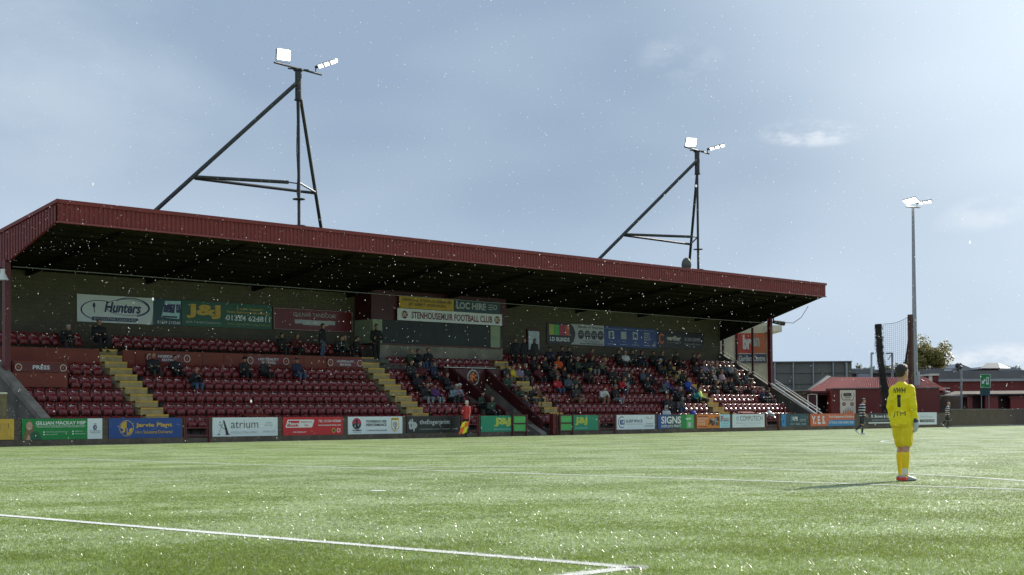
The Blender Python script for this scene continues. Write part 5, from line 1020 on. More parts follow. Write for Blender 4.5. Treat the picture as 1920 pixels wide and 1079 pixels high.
# block E, from the top row down
E7 = [(966, 'stand', 'black', 'black', 'hair', 'n'), (983, 'stand', 'black', 'dark', 'hair', 'r'), (1003, 'stand', 'dark', 'black', 'long', 'n'), (1030, 'arms', 'navy', 'dark', 'cap', 'navy'), (1053, 'arms', 'black', 'dark', 'hair', 'n'), (1066, 'arms', 'black', 'dark', 'hair', 'n'), (1100, 'lean', 'maroon', 'dark', 'hair', 'r'), (1158, 'arms', 'black', 'dark', 'hair', 'b'), (1173, 'sit', 'white', 'dark', 'hair', 'g'), (1184, 'arms', 'dark', 'black', 'hair', 'n'), (1200, 'phone', 'navy', 'slate', 'hair', 'n'), (1224, 'arms', 'black', 'dark', 'hair', 'n'), (1240, 'arms', 'black', 'dark', 'hair', 'b'), (1268, 'arms', 'black', 'black', 'hair', 'n')]
for a in E7: sit(a[0], 6, *a[1:], s=.93 if a[1] == 'stand' else None)
for a in ((1000, 5, 'arms', 'black', 'dark', 'hair', 'n'), (1022, 5, 'sit', 'dark', 'black', 'hair', 'b'), (1047, 5, 'sit', 'orange', 'maroon', 'hair', 'b'), (1066, 5, 'phone', 'black', 'dark', 'hair', 'n'), (1082, 5, 'arms', 'green', 'black', 'hair', 'g'), (1098, 5, 'sit', 'black', 'dark', 'hair', 'n'), (1109, 5, 'arms', 'black', 'lgrey', 'hair', 'b'), (1121, 5, 'lean', 'khaki', 'dark', 'hair', 'f'), (1236, 5, 'arms', 'dark', 'dark', 'hair', 'g'), (1256, 5, 'sit', 'black', 'black', 'hair', 'n'),
          (1010, 4, 'sit', 'maroon', 'dark', 'hair', 'n'), (1028, 4, 'lean', 'dark', 'black', 'hair', 'b'), (1040, 4, 'arms', 'brown', 'dark', 'hair', 'g'), (1058, 4, 'sit', 'black', 'black', 'hair', 'n'), (1098, 4, 'lean', 'dark', 'black', 'cap', 'lime'), (1148, 4, 'arms', 'dark', 'khaki', 'hair', 'b'), (1172, 4, 'lean', 'brown', 'dark', 'hair', 'n'), (1204, 4, 'arms', 'slate', 'dark', 'hair', 'b'), (1216, 4, 'sit', 'navy', 'dark', 'hair', 'r'), (1272, 4, 'lean', 'dark', 'dark', 'hair', 'r'),
          (1045, 3, 'sit', 'red', 'jeans', 'cap', 'lgrey'), (1064, 3, 'arms', 'slate', 'dark', 'hair', 'b'), (1078, 3, 'phone', 'green', 'dark', 'hair', 'n'), (1158, 3, 'lean', 'red', 'navy', 'hair', 'r'), (1173, 3, 'stand', 'dark', 'lgrey', 'hair', 'n'), (1212, 3, 'arms', 'black', 'black', 'hair', 'b'), (1237, 3, 'lean', 'grey', 'lgrey', 'hair', 'n'), (1249, 3, 'sit', 'blue', 'navy', 'hair', 'b'),
          (1078, 2, 'arms', 'dark', 'bare', 'hair', 'n'), (1126, 2, 'lean', 'white', 'bare', 'cap', 'red'), (1152, 2, 'arms', 'black', 'lgrey', 'cap', 'lgrey'), (1262, 2, 'lean', 'dark', 'black', 'hair', 'g'), (1276, 2, 'sit', 'black', 'dark', 'beanie', 'k'), (1290, 3, 'sit', 'blue', 'jeans', 'hair', 'b'), (1299, 2, 'lean', 'teal', 'dark', 'hair', 'b'), (1311, 2, 'sit', 'lime', 'black', 'hair', 'n'),
          (1248, 1, 'arms', 'black', 'dark', 'hair', 'r'), (1258, 1, 'sit', 'dark', 'black', 'hair', 'b'), (1270, 1, 'lean', 'grey', 'jeans', 'hair', 'g'), (1248, 0, 'arms', 'white', 'dark', 'hood', 'white'), (1298, 0, 'arms', 'blue', 'navy', 'hair', 'f')): sit(*a)
for a in ((1301, 6, 'sit', 'black', 'maroon', 'hair', 'n'), (1309, 6, 'arms', 'maroon', 'dark', 'hair', 'r'), (1304, 5, 'arms', 'dark', 'dark', 'hair', 'n'), (1320, 5, 'sit', 'lilac', 'dark', 'hair', 'g'), (1333, 5, 'arms', 'grey', 'green', 'cap', 'white'), (1343, 5, 'sit', 'green', 'dark', 'hair', 'b'), (1358, 5, 'sit', 'slate', 'dark', 'cap', 'lgrey'),
          (1313, 4, 'arms', 'black', 'dark', 'hair', 'n'), (1328, 4, 'lean', 'dark', 'dark', 'hair', 'b'), (1339, 4, 'sit', 'lgrey', 'dark', 'hair', 'n'), (1353, 4, 'sit', 'pink', 'dark', 'cap', 'khaki'), (1369, 5, 'arms', 'lgrey', 'dark', 'hair', 'g'), (1379, 4, 'sit', 'dark', 'grey', 'cap', 'lgrey'), (1390, 4, 'lean', 'slate', 'grey', 'hair', 'n'),
          (1332, 3, 'lean', 'dark', 'grey', 'hair', 'b'), (1357, 3, 'arms', 'black', 'black', 'hair', 'n'), (1371, 3, 'sit', 'black', 'dark', 'hair', 'r'), (1397, 3, 'lean', 'maroon', 'dark', 'hair', 'n'), (1428, 2, 'arms', 'navy', 'dark', 'hair', 'g'), (1439, 2, 'arms', 'black', 'dark', 'beanie', 'k')): sit(*a)
# labels: clothing, row, neighbours; numbered from the left only where nothing else differs
AN = dict(sit='seated', lean='leaning forward', arms='arms folded', phone='looking at hands', stand='standing', standarms='standing with folded arms')
def blk(u): return 'left of first stair' if u < 34 else 'left block' if u < 49.6 else 'block left of tunnel' if u < 54.6 else 'right of tunnel' if u < 60 else 'block left of last stair' if u < 75.7 else 'rightmost block'
def desc(e):
    kind, top, leg, hair, hc, where = e['d']; ct = CN.get(top, top); lg = CN.get(leg, leg+' trousers') if leg in ('jeans', 'bare') else CN.get(leg, leg)+' trousers'
    hd_ = {'cap': ' and cap', 'beanie': ' and beanie', 'hood': ' with hood up', 'bald': ', bald', 'long': ', long hair', 'hair': ''}[hair]
    return '%s top%s, %s, %s, %s' % (ct, hd_, lg, AN[kind], where)
import collections
cnt = collections.defaultdict(list)
for k, u, e in PEOPLE: cnt[(desc(e), blk(u))].append((u, e))
for (d_, bl_), lst in cnt.items():
    lst.sort(key=lambda q: q[0])
    for i, (u, e) in enumerate(lst):
        pre = '' if len(lst) == 1 else ('left ' if i == 0 else 'right ' if i == len(lst)-1 else 'middle ')
        inside = any(w_ in d_ for w_ in ('stair', 'walkway', 'suite', 'tunnel', 'red front'))
        lab = (pre+'spectator, '+d_+('' if inside else ', '+bl_)).strip(); 
        w_ = lab.split(); e['label'] = lab if len(w_) <= 16 else ' '.join(lab.replace(', seated', '').replace(' trousers', ' legs').split()[:16])
        del e['d']

# ------------------------------------------------------------------ beyond the stand, on the right
RX = rt0.copy(); FX = Vector((math.sin(YAW), math.cos(YAW), 0))          # these buildings stand square to this direction
def gp(x, d, y=None):
    p = dep(x, 780 if y is None else y, d); return p if y is not None else Vector((p.x, p.y, 0))
def zat(y, d, x=1700): return dep(x, y, d).z
def wbox(b, x0, x1, y0, y1, d, th, m_, d0=0):
    """upright block: measured edges x0..x1, top y0, bottom y1 (None = ground) at distance d, thickness th going away"""
    A = gp(x0, d); B_ = gp(x1, d); zt = zat(y0, d, (x0+x1)/2); zb_ = 0 if y1 is None else zat(y1, d, (x0+x1)/2); o = FX*d0; t = FX*th
    b.hexa([Vector((p.x, p.y, z)) for z in (zb_, zt) for p in (A+o, B_+o, B_+o+t, A+o+t)], m_)
def facing(name, lab, x0, x1, y0, y1, d, bg, cat, frame=None, off=.08, group=None):
    A = gp(x0, d)-FX*off; B_ = gp(x1, d)-FX*off; z0 = zat(y1, d, (x0+x1)/2); z1 = zat(y0, d, (x0+x1)/2)
    return Board(name, lab, (A.x, A.y, z0), B_-A, (B_-A).length, z1-z0, K.get(bg) or PM(bg), cat, group, frame=frame)
# cream building of the garden centre behind the end glazing
D1 = 108
t = thing('garden_centre_building', 'tall cream rendered block with projecting cap behind the end glazing', 'building', tuple(gp(1400, D1)))
part('wall', t, lambda b: wbox(b, 1330, 1450, 606, None, D1, 14, K['cream'])); part('cap', t, lambda b: wbox(b, 1440, 1468, 610, 622, D1-1.0, 12, K['cream']))
part('corner_pier', t, lambda b: wbox(b, 1443, 1449, 622, None, D1-.4, .4, K['cream']))
B = facing('shop_sign', 'red and navy sign of a garden shop on the cream building', 1379, 1438, 625, 681, D1, 'panelwhite', 'sign')
B.rect(0, .32, 1, 1, 'orangered'); B.rect(0, .34, .5, .98, 'red'); B.text('br', .25, .45, .52, .95, 'white', .06); B.text('an', .56, .55, .78, .85, 'lgrey', .04); B.rect(0, 0, 1, .30, 'navy'); B.text('Garden Centre', .12, .06, .96, .25, 'white', .02); B.done()
# grey panel enclosure
D2 = 155
t = thing('panel_building', 'dark grey panelled shed with pale upright posts behind the clubhouse', 'building', tuple(gp(1520, D2)))
part('wall', t, lambda b: wbox(b, 1449, 1598, 679, None, D2, 10, K['greypanel'])); 
for x in (1454, 1488.5, 1526, 1563.5, 1588):
    part('post', t, lambda b: wbox(b, x-1.2, x+1.2 if x < 1580 else x+2.5, 680, None, D2-.25, .24, K['steel']))
for y in (700, 720): part('panel_joint', t, lambda b: wbox(b, 1455, 1598, y, y+.7, D2-.05, .04, K['black']))
part('parapet', t, lambda b: wbox(b, 1448, 1599, 677.5, 679.5, D2-.3, 10.4, K['roofgrey']))
# brown brick outbuilding
D3 = 118
t = thing('brick_outbuilding', 'low brown brick outbuilding with flat roof between handrail and clubhouse', 'building', tuple(gp(1485, D3)))
part('wall', t, lambda b: wbox(b, 1447, 1520, 734, None, D3, 6, K['brownbrick'])); part('roof', t, lambda b: wbox(b, 1446, 1521, 731.5, 734, D3-.3, 6.6, K['roofgrey']))
part('door', t, lambda b: wbox(b, 1479, 1497, 743, None, D3-.06, .06, K['timber'])); part('wall_lamp', t, lambda b: wbox(b, 1470, 1473, 737, 742, D3-.2, .2, K['cream']))
# clubhouse
D4 = 117
t = thing('clubhouse', 'low dark red clubhouse with pitched red sheet roof and white door frames', 'clubhouse', tuple(gp(1620, D4))); M_ = K['clubred']
part('wall', t, lambda b: (wbox(b, 1512, 1534, 735, None, D4+1.0, 9, M_), wbox(b, 1534, 1559, 735, 741, D4+1.0, 9, M_), wbox(b, 1534, 1559, 741, None, D4+4, 6, K['brownbrick'])))
part('front_block', t, lambda b: (wbox(b, 1559, 1762, 729, None, D4, 2.0, M_), wbox(b, 1559, 1762, 727, 729, D4-.12, 2.2, K['roofgrey'])))
def croof(b):
    e0, e1 = gp(1513, D4+.6, 735), gp(1775, D4+.6, 733.5); r0, r1 = gp(1553, D4+6.5, 708), gp(1735, D4+6.5, 709); k0, k1 = gp(1505, D4+12, 735), gp(1772, D4+12, 735); dn = Vector((0, 0, -.12))
    n = 60
    for i in range(n):
        f0 = i/n; f1 = (i+.55)/n; f2 = (i+1)/n; q = lambda f: (e0.lerp(e1, f), r0.lerp(r1, f)); a0, c0 = q(f0); a1, c1 = q(f1); a2, c2 = q(f2); uu = Vector((0, 0, .05))
        b.add([a0, a1, c1, c0], [(0, 1, 2, 3)], K['roofred']); b.add([a1+uu, a2+uu, c2+uu, c1+uu, a1, a2, c1, c2], [(0, 1, 2, 3), (4, 0, 3, 6), (1, 5, 7, 2), (4, 5, 1, 0)], K['roofred'])
    b.add([e0+dn, e1+dn, r1, r0, k0, k1], [(0, 1, 2, 3), (3, 2, 5, 4), (0, 3, 4), (1, 5, 2)], K['beam'])
part('roof', t, croof)
part('verge_board', t, lambda b: b.prism([gp(1505, D4+.3, 738), gp(1512, D4+.3, 738), gp(1559, D4+6.4, 706), gp(1551, D4+6.4, 704.5)], FX*.3, K['mast']))
part('fascia', t, lambda b: wbox(b, 1514, 1560, 733.5, 737, D4+.5, .2, K['maroon_dark']))
part('door', t, lambda b: wbox(b, 1517.5, 1531, 741, None, D4+.9, .08, K['maroon_dark']))
for x in (1515.5, 1532, 1558): part('door_frame', t, lambda b: wbox(b, x-.8, x+.8, 739, None, D4+.75, .12, K['white']))
part('door_frame', t, lambda b: wbox(b, 1516.5, 1531, 739, 740.5, D4+.76, .10, K['white']))
B = facing('festival_banner', 'tall cream banner with curved black heading on the red clubhouse wall', 1575, 1604, 732, None or 777, D4, 'cream', 'banner')
B.text('BEER', .22, .74, .78, .88, 'black', .06); B.text('& MUSIC', .30, .66, .70, .71, 'black', .02); B.text('FESTIVAL', .28, .57, .72, .62, 'brown', .02)
B.line([(.12, .88), (.08, .75), (.16, .62), (.26, .57)], .02, 'brown'); B.line([(.88, .88), (.92, .75), (.84, .62), (.74, .57)], .02, 'brown')
for x in (.25, .76): B.disc(x, .42, .075, 'dred', .075); B.ring(x, .42, .045, 'cream', .3, n=10)
for x, h_ in ((.22, .18), (.36, .24), (.5, .28), (.64, .24), (.78, .18)): B.rect(x-.045, .03, x+.045, h_, 'lgrey'); B.rect(x-.04, .03, x+.04, h_*.62, 'orange')
B.done()
t = thing('barrel', 'blue plastic barrel in front of the clubhouse wall beside the goalkeeper', 'barrel', tuple(gp(1663, D4-3)))
p = gp(1664, D4-3); zt = zat(753, D4-3); part('drum', t, lambda b: (b.tube(p, p+Vector((0, 0, zt-.25)), .36, flat('barrel_blue', (.02, .08, .35)), n=18), b.tube(p+Vector((0, 0, zt-.25)), p+Vector((0, 0, zt-.06)), .36, flat('barrel_blue', (.02, .08, .35)), .25, n=18)))
part('rim', t, lambda b: b.tube(p+Vector((0, 0, zt-.06)), p+Vector((0, 0, zt)), .27, 'black', n=18))
q = gp(1552, D4+2.2); e = spectator(q.x, q.y, 0, 'standarms', 'black', 'navy', 'hair', 'g', R(-45), '', 1.0, None); e['label'] = 'person in a dark coat standing in the clubhouse doorway'; del e['d']
if 'group' in e.keys(): del e['group']
# ball-stop: post, brace, net, and the gathered end hanging as a thick black swag
D5 = 112
t = thing('ball_stop_net', 'tall wire-topped ball-stop net with its end gathered into a thick black swag', 'net', tuple(gp(1710, D5)))
def pole(b, x0, y0, x1, y1, d, r, m_, d1=None): b.tube(gp(x0, d, y0), gp(x1, d1 or d, y1), r, m_, n=8)
pt = gp(1709.5, D5); part('post', t, lambda b: b.box((pt.x-.16, pt.y-.16, 0), (pt.x+.16, pt.y+.16, zat(590, D5)), mat('rust_post', (.075, .03, .022), .7, 0, .3, 3)))
part('brace', t, lambda b: pole(b, 1708, 612, 1690, 735, D5, .09, K['mast'], D5+3))
nb = MB(); Lx0, Lx1 = 1656, 1709; Z = lambda x, f: gp(x, D5+.1, (608+(591-608)*((x-Lx0)/(Lx1-Lx0))+math.sin(math.pi*(x-Lx0)/(Lx1-Lx0))*5)*(1-f)+700*f)
n = 14
for i in range(n+1):
    x = Lx0+(Lx1-Lx0)*i/n
    for k in range(6): nb.tube(Z(x, k/6), Z(x, (k+1)/6), .007, K['net'], n=4)
for k in range(26):
    f = k/25
    for i in range(n): 
        a = Z(Lx0+(Lx1-Lx0)*i/n, f); c = Z(Lx0+(Lx1-Lx0)*(i+1)/n, f); nb.tube(a, c, .020 if k == 0 else .006, K['net'], n=4)
nb.build('mesh_net', t)
def swag(b):
    r3 = random.Random(5); c = [(1647, 608, .235), (1647.5, 628, .25), (1649, 650, .25), (1652, 675, .25), (1655, 700, .27), (1658, 725, .30), (1661, 750, .32), (1663, 778, .34)]
    for k in range(9):
        ox, oy, j = r3.uniform(-.09, .09), r3.uniform(-.2, .2), r3.uniform(0, 6)
        pts = [gp(x, D5, y)+RX*(ox+.05*math.sin(i*1.3+j))+FX*oy for i, (x, y, r) in enumerate(c)]
        for i in range(len(pts)-1): b.tube(pts[i], pts[i+1], c[i][2]*.58, K['net'], c[i+1][2]*.62, n=7)
    for i in range(900):
        f = r3.random()*(len(c)-1.001); k = int(f); a = gp(c[k][0]+(c[k+1][0]-c[k][0])*(f-k), D5, c[k][1]+(c[k+1][1]-c[k][1])*(f-k)); an = r3.uniform(0, 6.28); rr = c[k][2]*r3.uniform(.9, 1.35)
        e1 = a+RX*math.cos(an)*rr+FX*math.sin(an)*rr; b.tube(e1, e1+Vector((r3.uniform(-.1, .1), r3.uniform(-.1, .1), r3.uniform(-.25, -.05))), .012, K['net'], n=3)
part('gathered_net', t, swag)
# tall light pole on the right
D6 = 120; pb = gp(1717, D6); zt = zat(389, D6)
t = thing('floodlight_pole', 'tall slim grey floodlight pole rising behind the goalkeeper', 'floodlight pole', tuple(pb)); tp = Vector((pb.x, pb.y, zt))
part('pole', t, lambda b: (b.tube(pb, Vector((pb.x, pb.y, 4.2)), .36, K['steel'], n=14), b.tube((pb.x, pb.y, 4.2), tp, .22, K['steel'], .11, n=14)))
part('cabinet', t, lambda b: wbox(b, 1721, 1726, 697, 722, D6-.3, .5, K['lgrey'] if 'lgrey' in K else PM('lgrey')))
part('crossarm', t, lambda b: b.tube(tp-RX*.6+Vector((0, 0, .12)), tp+RX*.6+Vector((0, 0, .02)), .07, K['steel']))
floodlight(t, dep(1708, 377.5, D6), -FX*.3-Vector((0, 0, .9)), 1.05, .9, 1, axis=RX-FX*.7+Vector((0, 0, .2))); floodlight(t, dep(1735, 380, D6), -FX*.35-Vector((0, 0, .9)), 1.1, .42, 3, axis=RX-FX*.5+Vector((0, 0, .1)))
t = thing('lamp_post', 'small pale street lamp post between the shed and the black net', 'lamp post', tuple(gp(1634, 170)))
part('pole', t, lambda b: pole(b, 1634, 780, 1634, 663, 170, .12, K['lgrey'] if 'lgrey' in K else PM('lgrey'))); part('lamp_head', t, lambda b: pole(b, 1633, 663, 1638, 662.5, 170, .14, PM('lgrey')))
t = thing('gantry_post', 'thin grey post with a bracket arm right of the black swag', 'post', tuple(gp(1673, 165)))
part('pole', t, lambda b: pole(b, 1673, 780, 1673, 662, 165, .13, PM('grey'))); part('arm', t, lambda b: (pole(b, 1661, 663, 1673, 662.5, 165, .09, PM('grey')), pole(b, 1665, 675, 1673, 663, 165, .05, PM('grey'))))
# long grey industrial roofs and far buildings
D7 = 190
def far(name, lab, spec, cat='building', d=D7):
    t = thing(name, lab, cat, tuple(gp(spec[0][1], d)))
    for nm, x0, x1, y0, y1, th, m_, dd in spec: part(nm, t, lambda b: wbox(b, x0, x1, y0, y1, d+dd, th, K.get(m_) or PM(m_)))
    return t
far('factory', 'long low grey factory roof behind the black swag', [('wall', 1585, 1770, 700, None, 20, 'greypanel', 6), ('roof_edge', 1583, 1772, 693, 700, 22, 'roofgrey', 5), ('upper_roof', 1598, 1640, 691, 693, 10, 'rooflight', 6), ('roof_light', 1610, 1632, 701, 709, 1, 'rooflight', 4)])
far('warehouse', 'grey sheeted warehouse behind the red brick wall at right', [('wall', 1735, 1960, 716, None, 25, 'greypanel', 0), ('roof', 1733, 1962, 695, 716, 25, 'roofgrey', 1)])
t = far('roof_block', 'pale hipped roof with red brick sides behind the exit sign', [('wall', 1848, 1874, 692, 712, 8, 'redbrick', 4), ('window_strip', 1853, 1871, 697, 711, .2, 'lgrey', 3.6), ('eaves', 1842, 1877, 690.5, 692, 9, 'rooflight', 3)])
part('roof', t, lambda b: b.add([gp(1838, D7+3, 690.6), gp(1876, D7+3, 690.6), gp(1872, D7+9, 681), gp(1850, D7+9, 681), gp(1896, D7+14, 690.6)], [(0, 1, 2, 3), (1, 4, 2)], K['roofgrey']))
t = thing('gable_roof', 'pair of pale shallow factory gables left of the hipped roof', 'roof', tuple(gp(1800, D7+30)))
for x0, xm, x1, y in ((1782, 1800, 1835, 682), (1868, 1880, 1925, 684)):
    part('gable', t, lambda b: b.prism([gp(x0, D7+30, 696), gp(x1, D7+30, 696), gp(xm, D7+30, y)], FX*18, K['rooflight']))
p = gp(1796, D7+28, 686); t = thing('roof_cowl', 'dark round cowl on the pale factory roof', 'cowl', tuple(p)); part('cowl', t, lambda b: (b.ball(p, .42, K['mast']), b.tube(p-Vector((0, 0, 1.2)), p, .22, K['mast']))); part('hood', t, lambda b: b.tube(p+Vector((0, 0, .1)), p+Vector((.35, -.35, .1)), .3, K['mast']))
# red brick boundary building with white coping
D8 = 142
t = thing('red_brick_building', 'long red brick building with white coping and raised corner pier', 'building', tuple(gp(1830, D8)))
part('wall', t, lambda b: wbox(b, 1749, 1990, 715, None, D8, 8, K['redbrick'])); part('coping', t, lambda b: wbox(b, 1761, 1990, 710.5, 715, D8-.2, 8.4, K['lgreyp'] if 'lgreyp' in K else mat('coping_stone', (.42, .42, .40), .7, 0, .1, 2)))
part('pier', t, lambda b: wbox(b, 1749, 1761, 704.5, 715, D8-.05, 3, K['redbrick'])); part('pier_cap', t, lambda b: wbox(b, 1743.5, 1762, 701, 704.5, D8-.3, 3.4, K['cream'])); part('downpipe', t, lambda b: wbox(b, 1744.5, 1749, 704.5, 728, D8-.1, .4, K['cream']))
part('string_course', t, lambda b: wbox(b, 1749, 1782, 727.5, 729, D8-.15, .15, K['cream']))
# green running-man exit sign on its post
B = facing('exit_sign', 'green and white emergency exit sign above the red shelters', 1838.5, 1857.5, 702, 727.5, 126, 'green', 'sign', 'white')
B.rect(.56, .25, .82, .78, 'white'); B.poly([(.14, .30), (.14, .55), (.22, .47), (.40, .66), (.50, .56), (.32, .38), (.40, .30)], 'white'); B.disc(.66, .70, .05, 'green'); B.line([(.66, .64), (.70, .50), (.64, .36)], .06, 'green'); B.line([(.60, .58), (.70, .56), (.78, .62)], .04, 'green'); B.line([(.70, .48), (.77, .36)], .05, 'green')
B.done(); part('support', B.t, lambda b: wbox(b, 1839, 1857, 727.5, 742, 126.1, .1, PM('dteal')))
for x in (1841, 1855): part('post', B.t, lambda b: wbox(b, x-.4, x+.4, 702, None, 126.3, .1, K['steel']))
# low red shelters along the far right
D9 = 128
t = thing('red_shelter', 'low red timber shelter with dark recesses and flat felt roof', 'shelter', tuple(gp(1870, D9)))
part('wall', t, lambda b: wbox(b, 1816, 1990, 741, None, D9+2.5, .3, K['clubred'])); part('roof', t, lambda b: wbox(b, 1814, 1992, 738.5, 741, D9-.5, 4, K['mast']))
for x0, x1 in ((1816, 1823.5), (1848, 1872), (1895, 1990)): part('front_panel', t, lambda b: wbox(b, x0, x1, 742, None, D9, .2, flat('shelter_red', (.27, .035, .03))))
for x0, x1 in ((1823.5, 1848), (1872, 1895)): part('recess', t, lambda b: wbox(b, x0, x1, 742, None, D9+1.2, .2, K['maroon_dark']))
t = thing('rubble_roof', 'low weathered grey roof between the shelters and the brick building', 'roof', tuple(gp(1830, 134)))
part('roof', t, lambda b: b.prism([gp(1770, 133, 741), gp(1990, 133, 741), gp(1990, 137, 732), gp(1790, 137, 734)], Vector((0, 0, -.2)), K['kerb'])); part('wall', t, lambda b: wbox(b, 1752, 1816, 739, None, 134.5, 2, K['brownbrick']))
t = thing('gate_shed', 'small dark red shed with white lintels left of the distant player', 'shed', tuple(gp(1740, 122)))
part('wall', t, lambda b: wbox(b, 1722, 1753, 741, None, 122.5, 4, K['clubred'])); part('lintel', t, lambda b: wbox(b, 1716, 1744, 741.5, 743, 122.3, .2, K['white'])); part('lintel', t, lambda b: wbox(b, 1753, 1803, 741.5, 742.6, 122.3, .2, K['white'])); part('gable', t, lambda b: b.prism([gp(1716, 122.2, 741), gp(1750, 122.2, 741), gp(1749, 122.2, 731), gp(1727, 122.2, 714)], FX*3, K['brownbrick']))
part('verge_board', t, lambda b: pole(b, 1727, 714, 1752, 731, 122, .14, K['maroon'])); part('slab', t, lambda b: wbox(b, 1753, 1803, 743, None, 123, 1, K['brownbrick'])); part('stair_rail', t, lambda b: pole(b, 1752, 729.5, 1781, 736.5, 122, .10, K['white']))
t = thing('fence_post', 'grey steel fence post standing before the red brick building', 'post', tuple(gp(1802.5, 122))); part('post', t, lambda b: pole(b, 1802.5, 782, 1802.5, 690, 122, .09, PM('grey'))); part('bracket', t, lambda b: pole(b, 1799, 688, 1803, 690, 122, .14, K['mast']))
t = thing('overhead_cable', 'thin cable strung across from the light pole to the fence post', 'cable', tuple(gp(1720, 122))); t2 = MB(); t2.path([gp(1717, 122, 689), gp(1760, 122, 692), gp(1802, 122, 692)], .035, K['mast'], 5); t2.build('wire', t)
# left edge beyond the stand
t = thing('side_building', 'dark blue-grey building seen beyond the left end of the stand', 'building', tuple(hit(-40, 700, 1, 75)))
h0 = hit(-260, 600, 1, 80); h1 = hit(12, 600, 1, 80); part('wall', t, lambda b: b.box((h0.x, 80, 0), (h1.x, 88, h1.z), K['brownbrick'])); part('roof', t, lambda b: b.box((h0.x, 79.6, h1.z), (h1.x+.3, 88, hit(5, 528, 1, 80).z), flat('blue_cladding', (.02, .04, .12))))
t = thing('timber_post', 'short thick timber gate post by the end wall at far left', 'post', tuple(hit(4, 700, 1, 54.6))); h0 = hit(-6, 736, 1, 54.6); h1 = hit(12, 736, 1, 54.6)
part('post', t, lambda b: b.tube(((h0.x+h1.x)/2, 54.7, 0), ((h0.x+h1.x)/2, 54.7, h0.z-.06), .26, K['timber'], n=12)); part('cap', t, lambda b: b.tube(((h0.x+h1.x)/2, 54.7, h0.z-.06), ((h0.x+h1.x)/2, 54.7, h0.z), .27, K['cream'], n=12))

# ------------------------------------------------------------------ trees
def leafmat(nm, a, c):
    m = bpy.data.materials.new(nm); m.use_nodes = True; n = m.node_tree.nodes; l = m.node_tree.links; bb = n['Principled BSDF']; g = n.new('ShaderNodeNewGeometry'); r = n.new('ShaderNodeValToRGB'); r.color_ramp.elements[0].color = a+(1,); r.color_ramp.elements[1].color = c+(1,)
    l.new(g.outputs['Random Per Island'], r.inputs[0]); l.new(r.outputs[0], bb.inputs['Base Color']); bb.inputs['Roughness'].default_value = .55
    tr_ = n.new('ShaderNodeBsdfTranslucent'); l.new(r.outputs[0], tr_.inputs[0]); mx_ = n.new('ShaderNodeMixShader'); mx_.inputs[0].default_value = .35; l.new(bb.outputs[0], mx_.inputs[1]); l.new(tr_.outputs[0], mx_.inputs[2]); l.new(mx_.outputs[0], n['Material Output'].inputs[0]); return m
LM1 = leafmat('leaf_olive', (.15, .15, .035), (.42, .36, .10)); LM2 = leafmat('leaf_green', (.05, .08, .02), (.18, .22, .07))
def tree(name, lab, base, h, crown_r, crown_z, nleaf, m_, seed, trunk_r=.3, cat='tree', leaf=.28):
    r4 = random.Random(seed); t = thing(name, lab, cat, tuple(base)); b = MB(); base = Vector(base); tips = []
    top = base+Vector((0, 0, h*.55)); b.tube(base, top, trunk_r, K['timber'], trunk_r*.55, n=8)
    for i in range(13):
        a = r4.uniform(0, 6.28); el = r4.uniform(-.1, 1.3); ln = crown_r*r4.uniform(.5, .98); c = base+Vector((0, 0, crown_z)); e = c+Vector((math.cos(a)*math.cos(el)*ln, math.sin(a)*math.cos(el)*ln, math.sin(el)*ln*.85-crown_r*.1)); st = base.lerp(top, r4.uniform(.6, 1)); mid = st.lerp(e, .5)+Vector((0, 0, .4)); b.tube(st, mid, trunk_r*.35, K['timber'], trunk_r*.2, n=5); b.tube(mid, e, trunk_r*.2, K['timber'], .03, n=5); tips.append((e, crown_r*r4.uniform(.22, .42)))
        tips.append((mid.lerp(e, .5)+Vector((r4.uniform(-1, 1), r4.uniform(-1, 1), r4.uniform(-.4, .8)))*crown_r*.2, crown_r*r4.uniform(.2, .34)))
    b.build('trunk', t); vs = []; fs = []
    for i in range(nleaf):
        c, rr = r4.choice(tips); d = Vector((r4.gauss(0, 1), r4.gauss(0, 1), r4.gauss(0, 1))).normalized()*rr*(r4.random()**.4); p = c+d; a = Vector((r4.gauss(0, 1), r4.gauss(0, 1), r4.gauss(0, 1))).normalized(); q = a.orthogonal().normalized(); s_ = leaf*r4.uniform(.5, 1.2); o = len(vs); vs += [p-a*s_*.5, p+q*s_*.32, p+a*s_*.5, p-q*s_*.32]; fs.append((o, o+1, o+2, o+3))
    me = bpy.data.meshes.new('crown'); me.from_pydata(vs, [], fs); me.materials.append(m_); o = bpy.data.objects.new('crown', me); C.objects.link(o); o.parent = t; me.transform(Matrix.Translation(-base))
p = gp(1742, 210); tree('broadleaf_tree', 'broad olive autumn tree behind the floodlight pole', p, zat(640, 210), 3.6, zat(672, 210), 9000, LM1, 4, .45, leaf=.40)
p = gp(1715, 214); tree('broadleaf_tree', 'smaller olive tree half hidden behind the goalkeeper and net post', p, zat(655, 214), 2.3, zat(680, 214), 3000, LM1, 9, .3, leaf=.38)
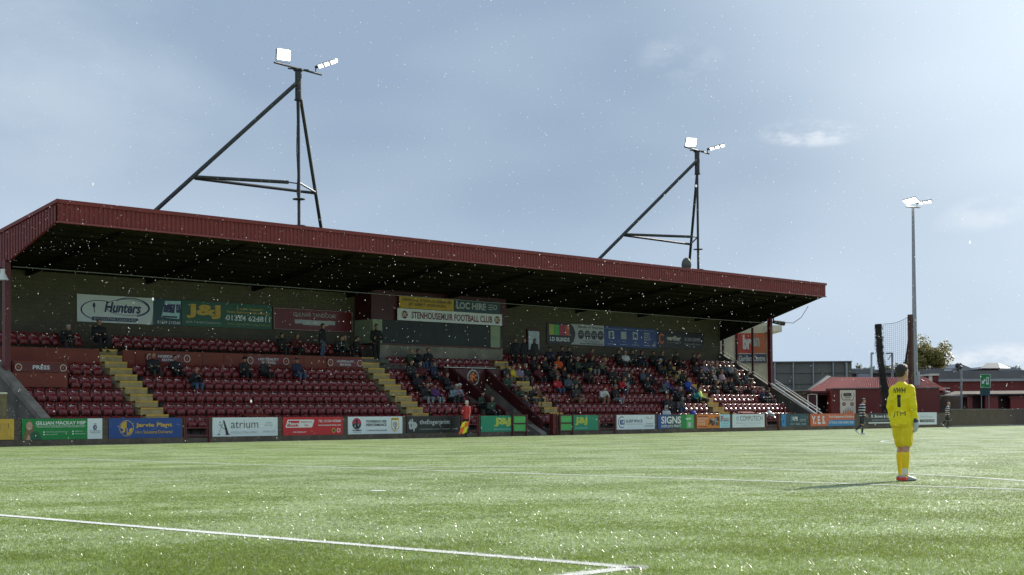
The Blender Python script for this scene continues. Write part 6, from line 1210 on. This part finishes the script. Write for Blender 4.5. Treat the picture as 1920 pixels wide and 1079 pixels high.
for i, (x, y, r_, lab) in enumerate(((1622, 688, 2.2, 'pale green bush top left of the black swag'), (1690, 684, 3.0, 'pale green bushy tree right of the black swag'), (1668, 690, 2.2, 'low green bush top just right of the black swag'), (1900, 697, 2.4, 'low green treetop at the far right above the warehouse'))):
    p = gp(x, 240); tree('bushy_tree', lab, p, zat(y, 240), r_, zat(y+5, 240)-r_*.4, 2200, LM2, 20+i, .25, leaf=.42)

# ------------------------------------------------------------------ sleet lit by the sun
def sleet():
    r5 = random.Random(11); ico = bmesh.new(); bmesh.ops.create_icosphere(ico, subdivisions=1, radius=1); iv = [v.co.copy() for v in ico.verts]; fi = [tuple(v.index for v in f.verts) for f in ico.faces]; ico.free(); vs = []; fs = []
    for i in range(8500):
        d = 3+47*r5.random()**.75; x = r5.uniform(-.46, .46); y = r5.uniform(-.02, .34); p = EYE+FX*d+RX*(x*d)+Vector((0, 0, y*d))
        if p.y > 53 or p.z < .05: continue
        r_ = d*(.00011+.00020*r5.random()**5)
        if i < 14: r_ = d*.0008
        o = len(vs); st = 1+r5.random()*.8; vs += [(p.x+v.x*r_, p.y+v.y*r_, p.z+v.z*r_*st) for v in iv]; fs += [tuple(o+k for k in f) for f in fi]
    m = bpy.data.materials.new('wet_snow'); m.use_nodes = True; n = m.node_tree.nodes; l = m.node_tree.links; tl = n.new('ShaderNodeBsdfTranslucent'); tl.inputs[0].default_value = (.95, .96, .97, 1); dd = n.new('ShaderNodeBsdfDiffuse'); dd.inputs[0].default_value = (.95, .96, .97, 1)
    tp_ = n.new('ShaderNodeBsdfTransparent'); m1 = n.new('ShaderNodeMixShader'); m1.inputs[0].default_value = .22; l.new(tl.outputs[0], m1.inputs[1]); l.new(dd.outputs[0], m1.inputs[2]); m2 = n.new('ShaderNodeMixShader'); m2.inputs[0].default_value = .42; l.new(tp_.outputs[0], m2.inputs[1]); l.new(m1.outputs[0], m2.inputs[2]); l.new(m2.outputs[0], n['Material Output'].inputs[0])
    me = bpy.data.meshes.new('sleet'); me.from_pydata(vs, [], fs); me.materials.append(m); o = bpy.data.objects.new('falling_sleet', me); C.objects.link(o); tag(o, 'sunlit specks of falling sleet drifting over the pitch', 'sleet'); o['kind'] = 'stuff'
sleet()
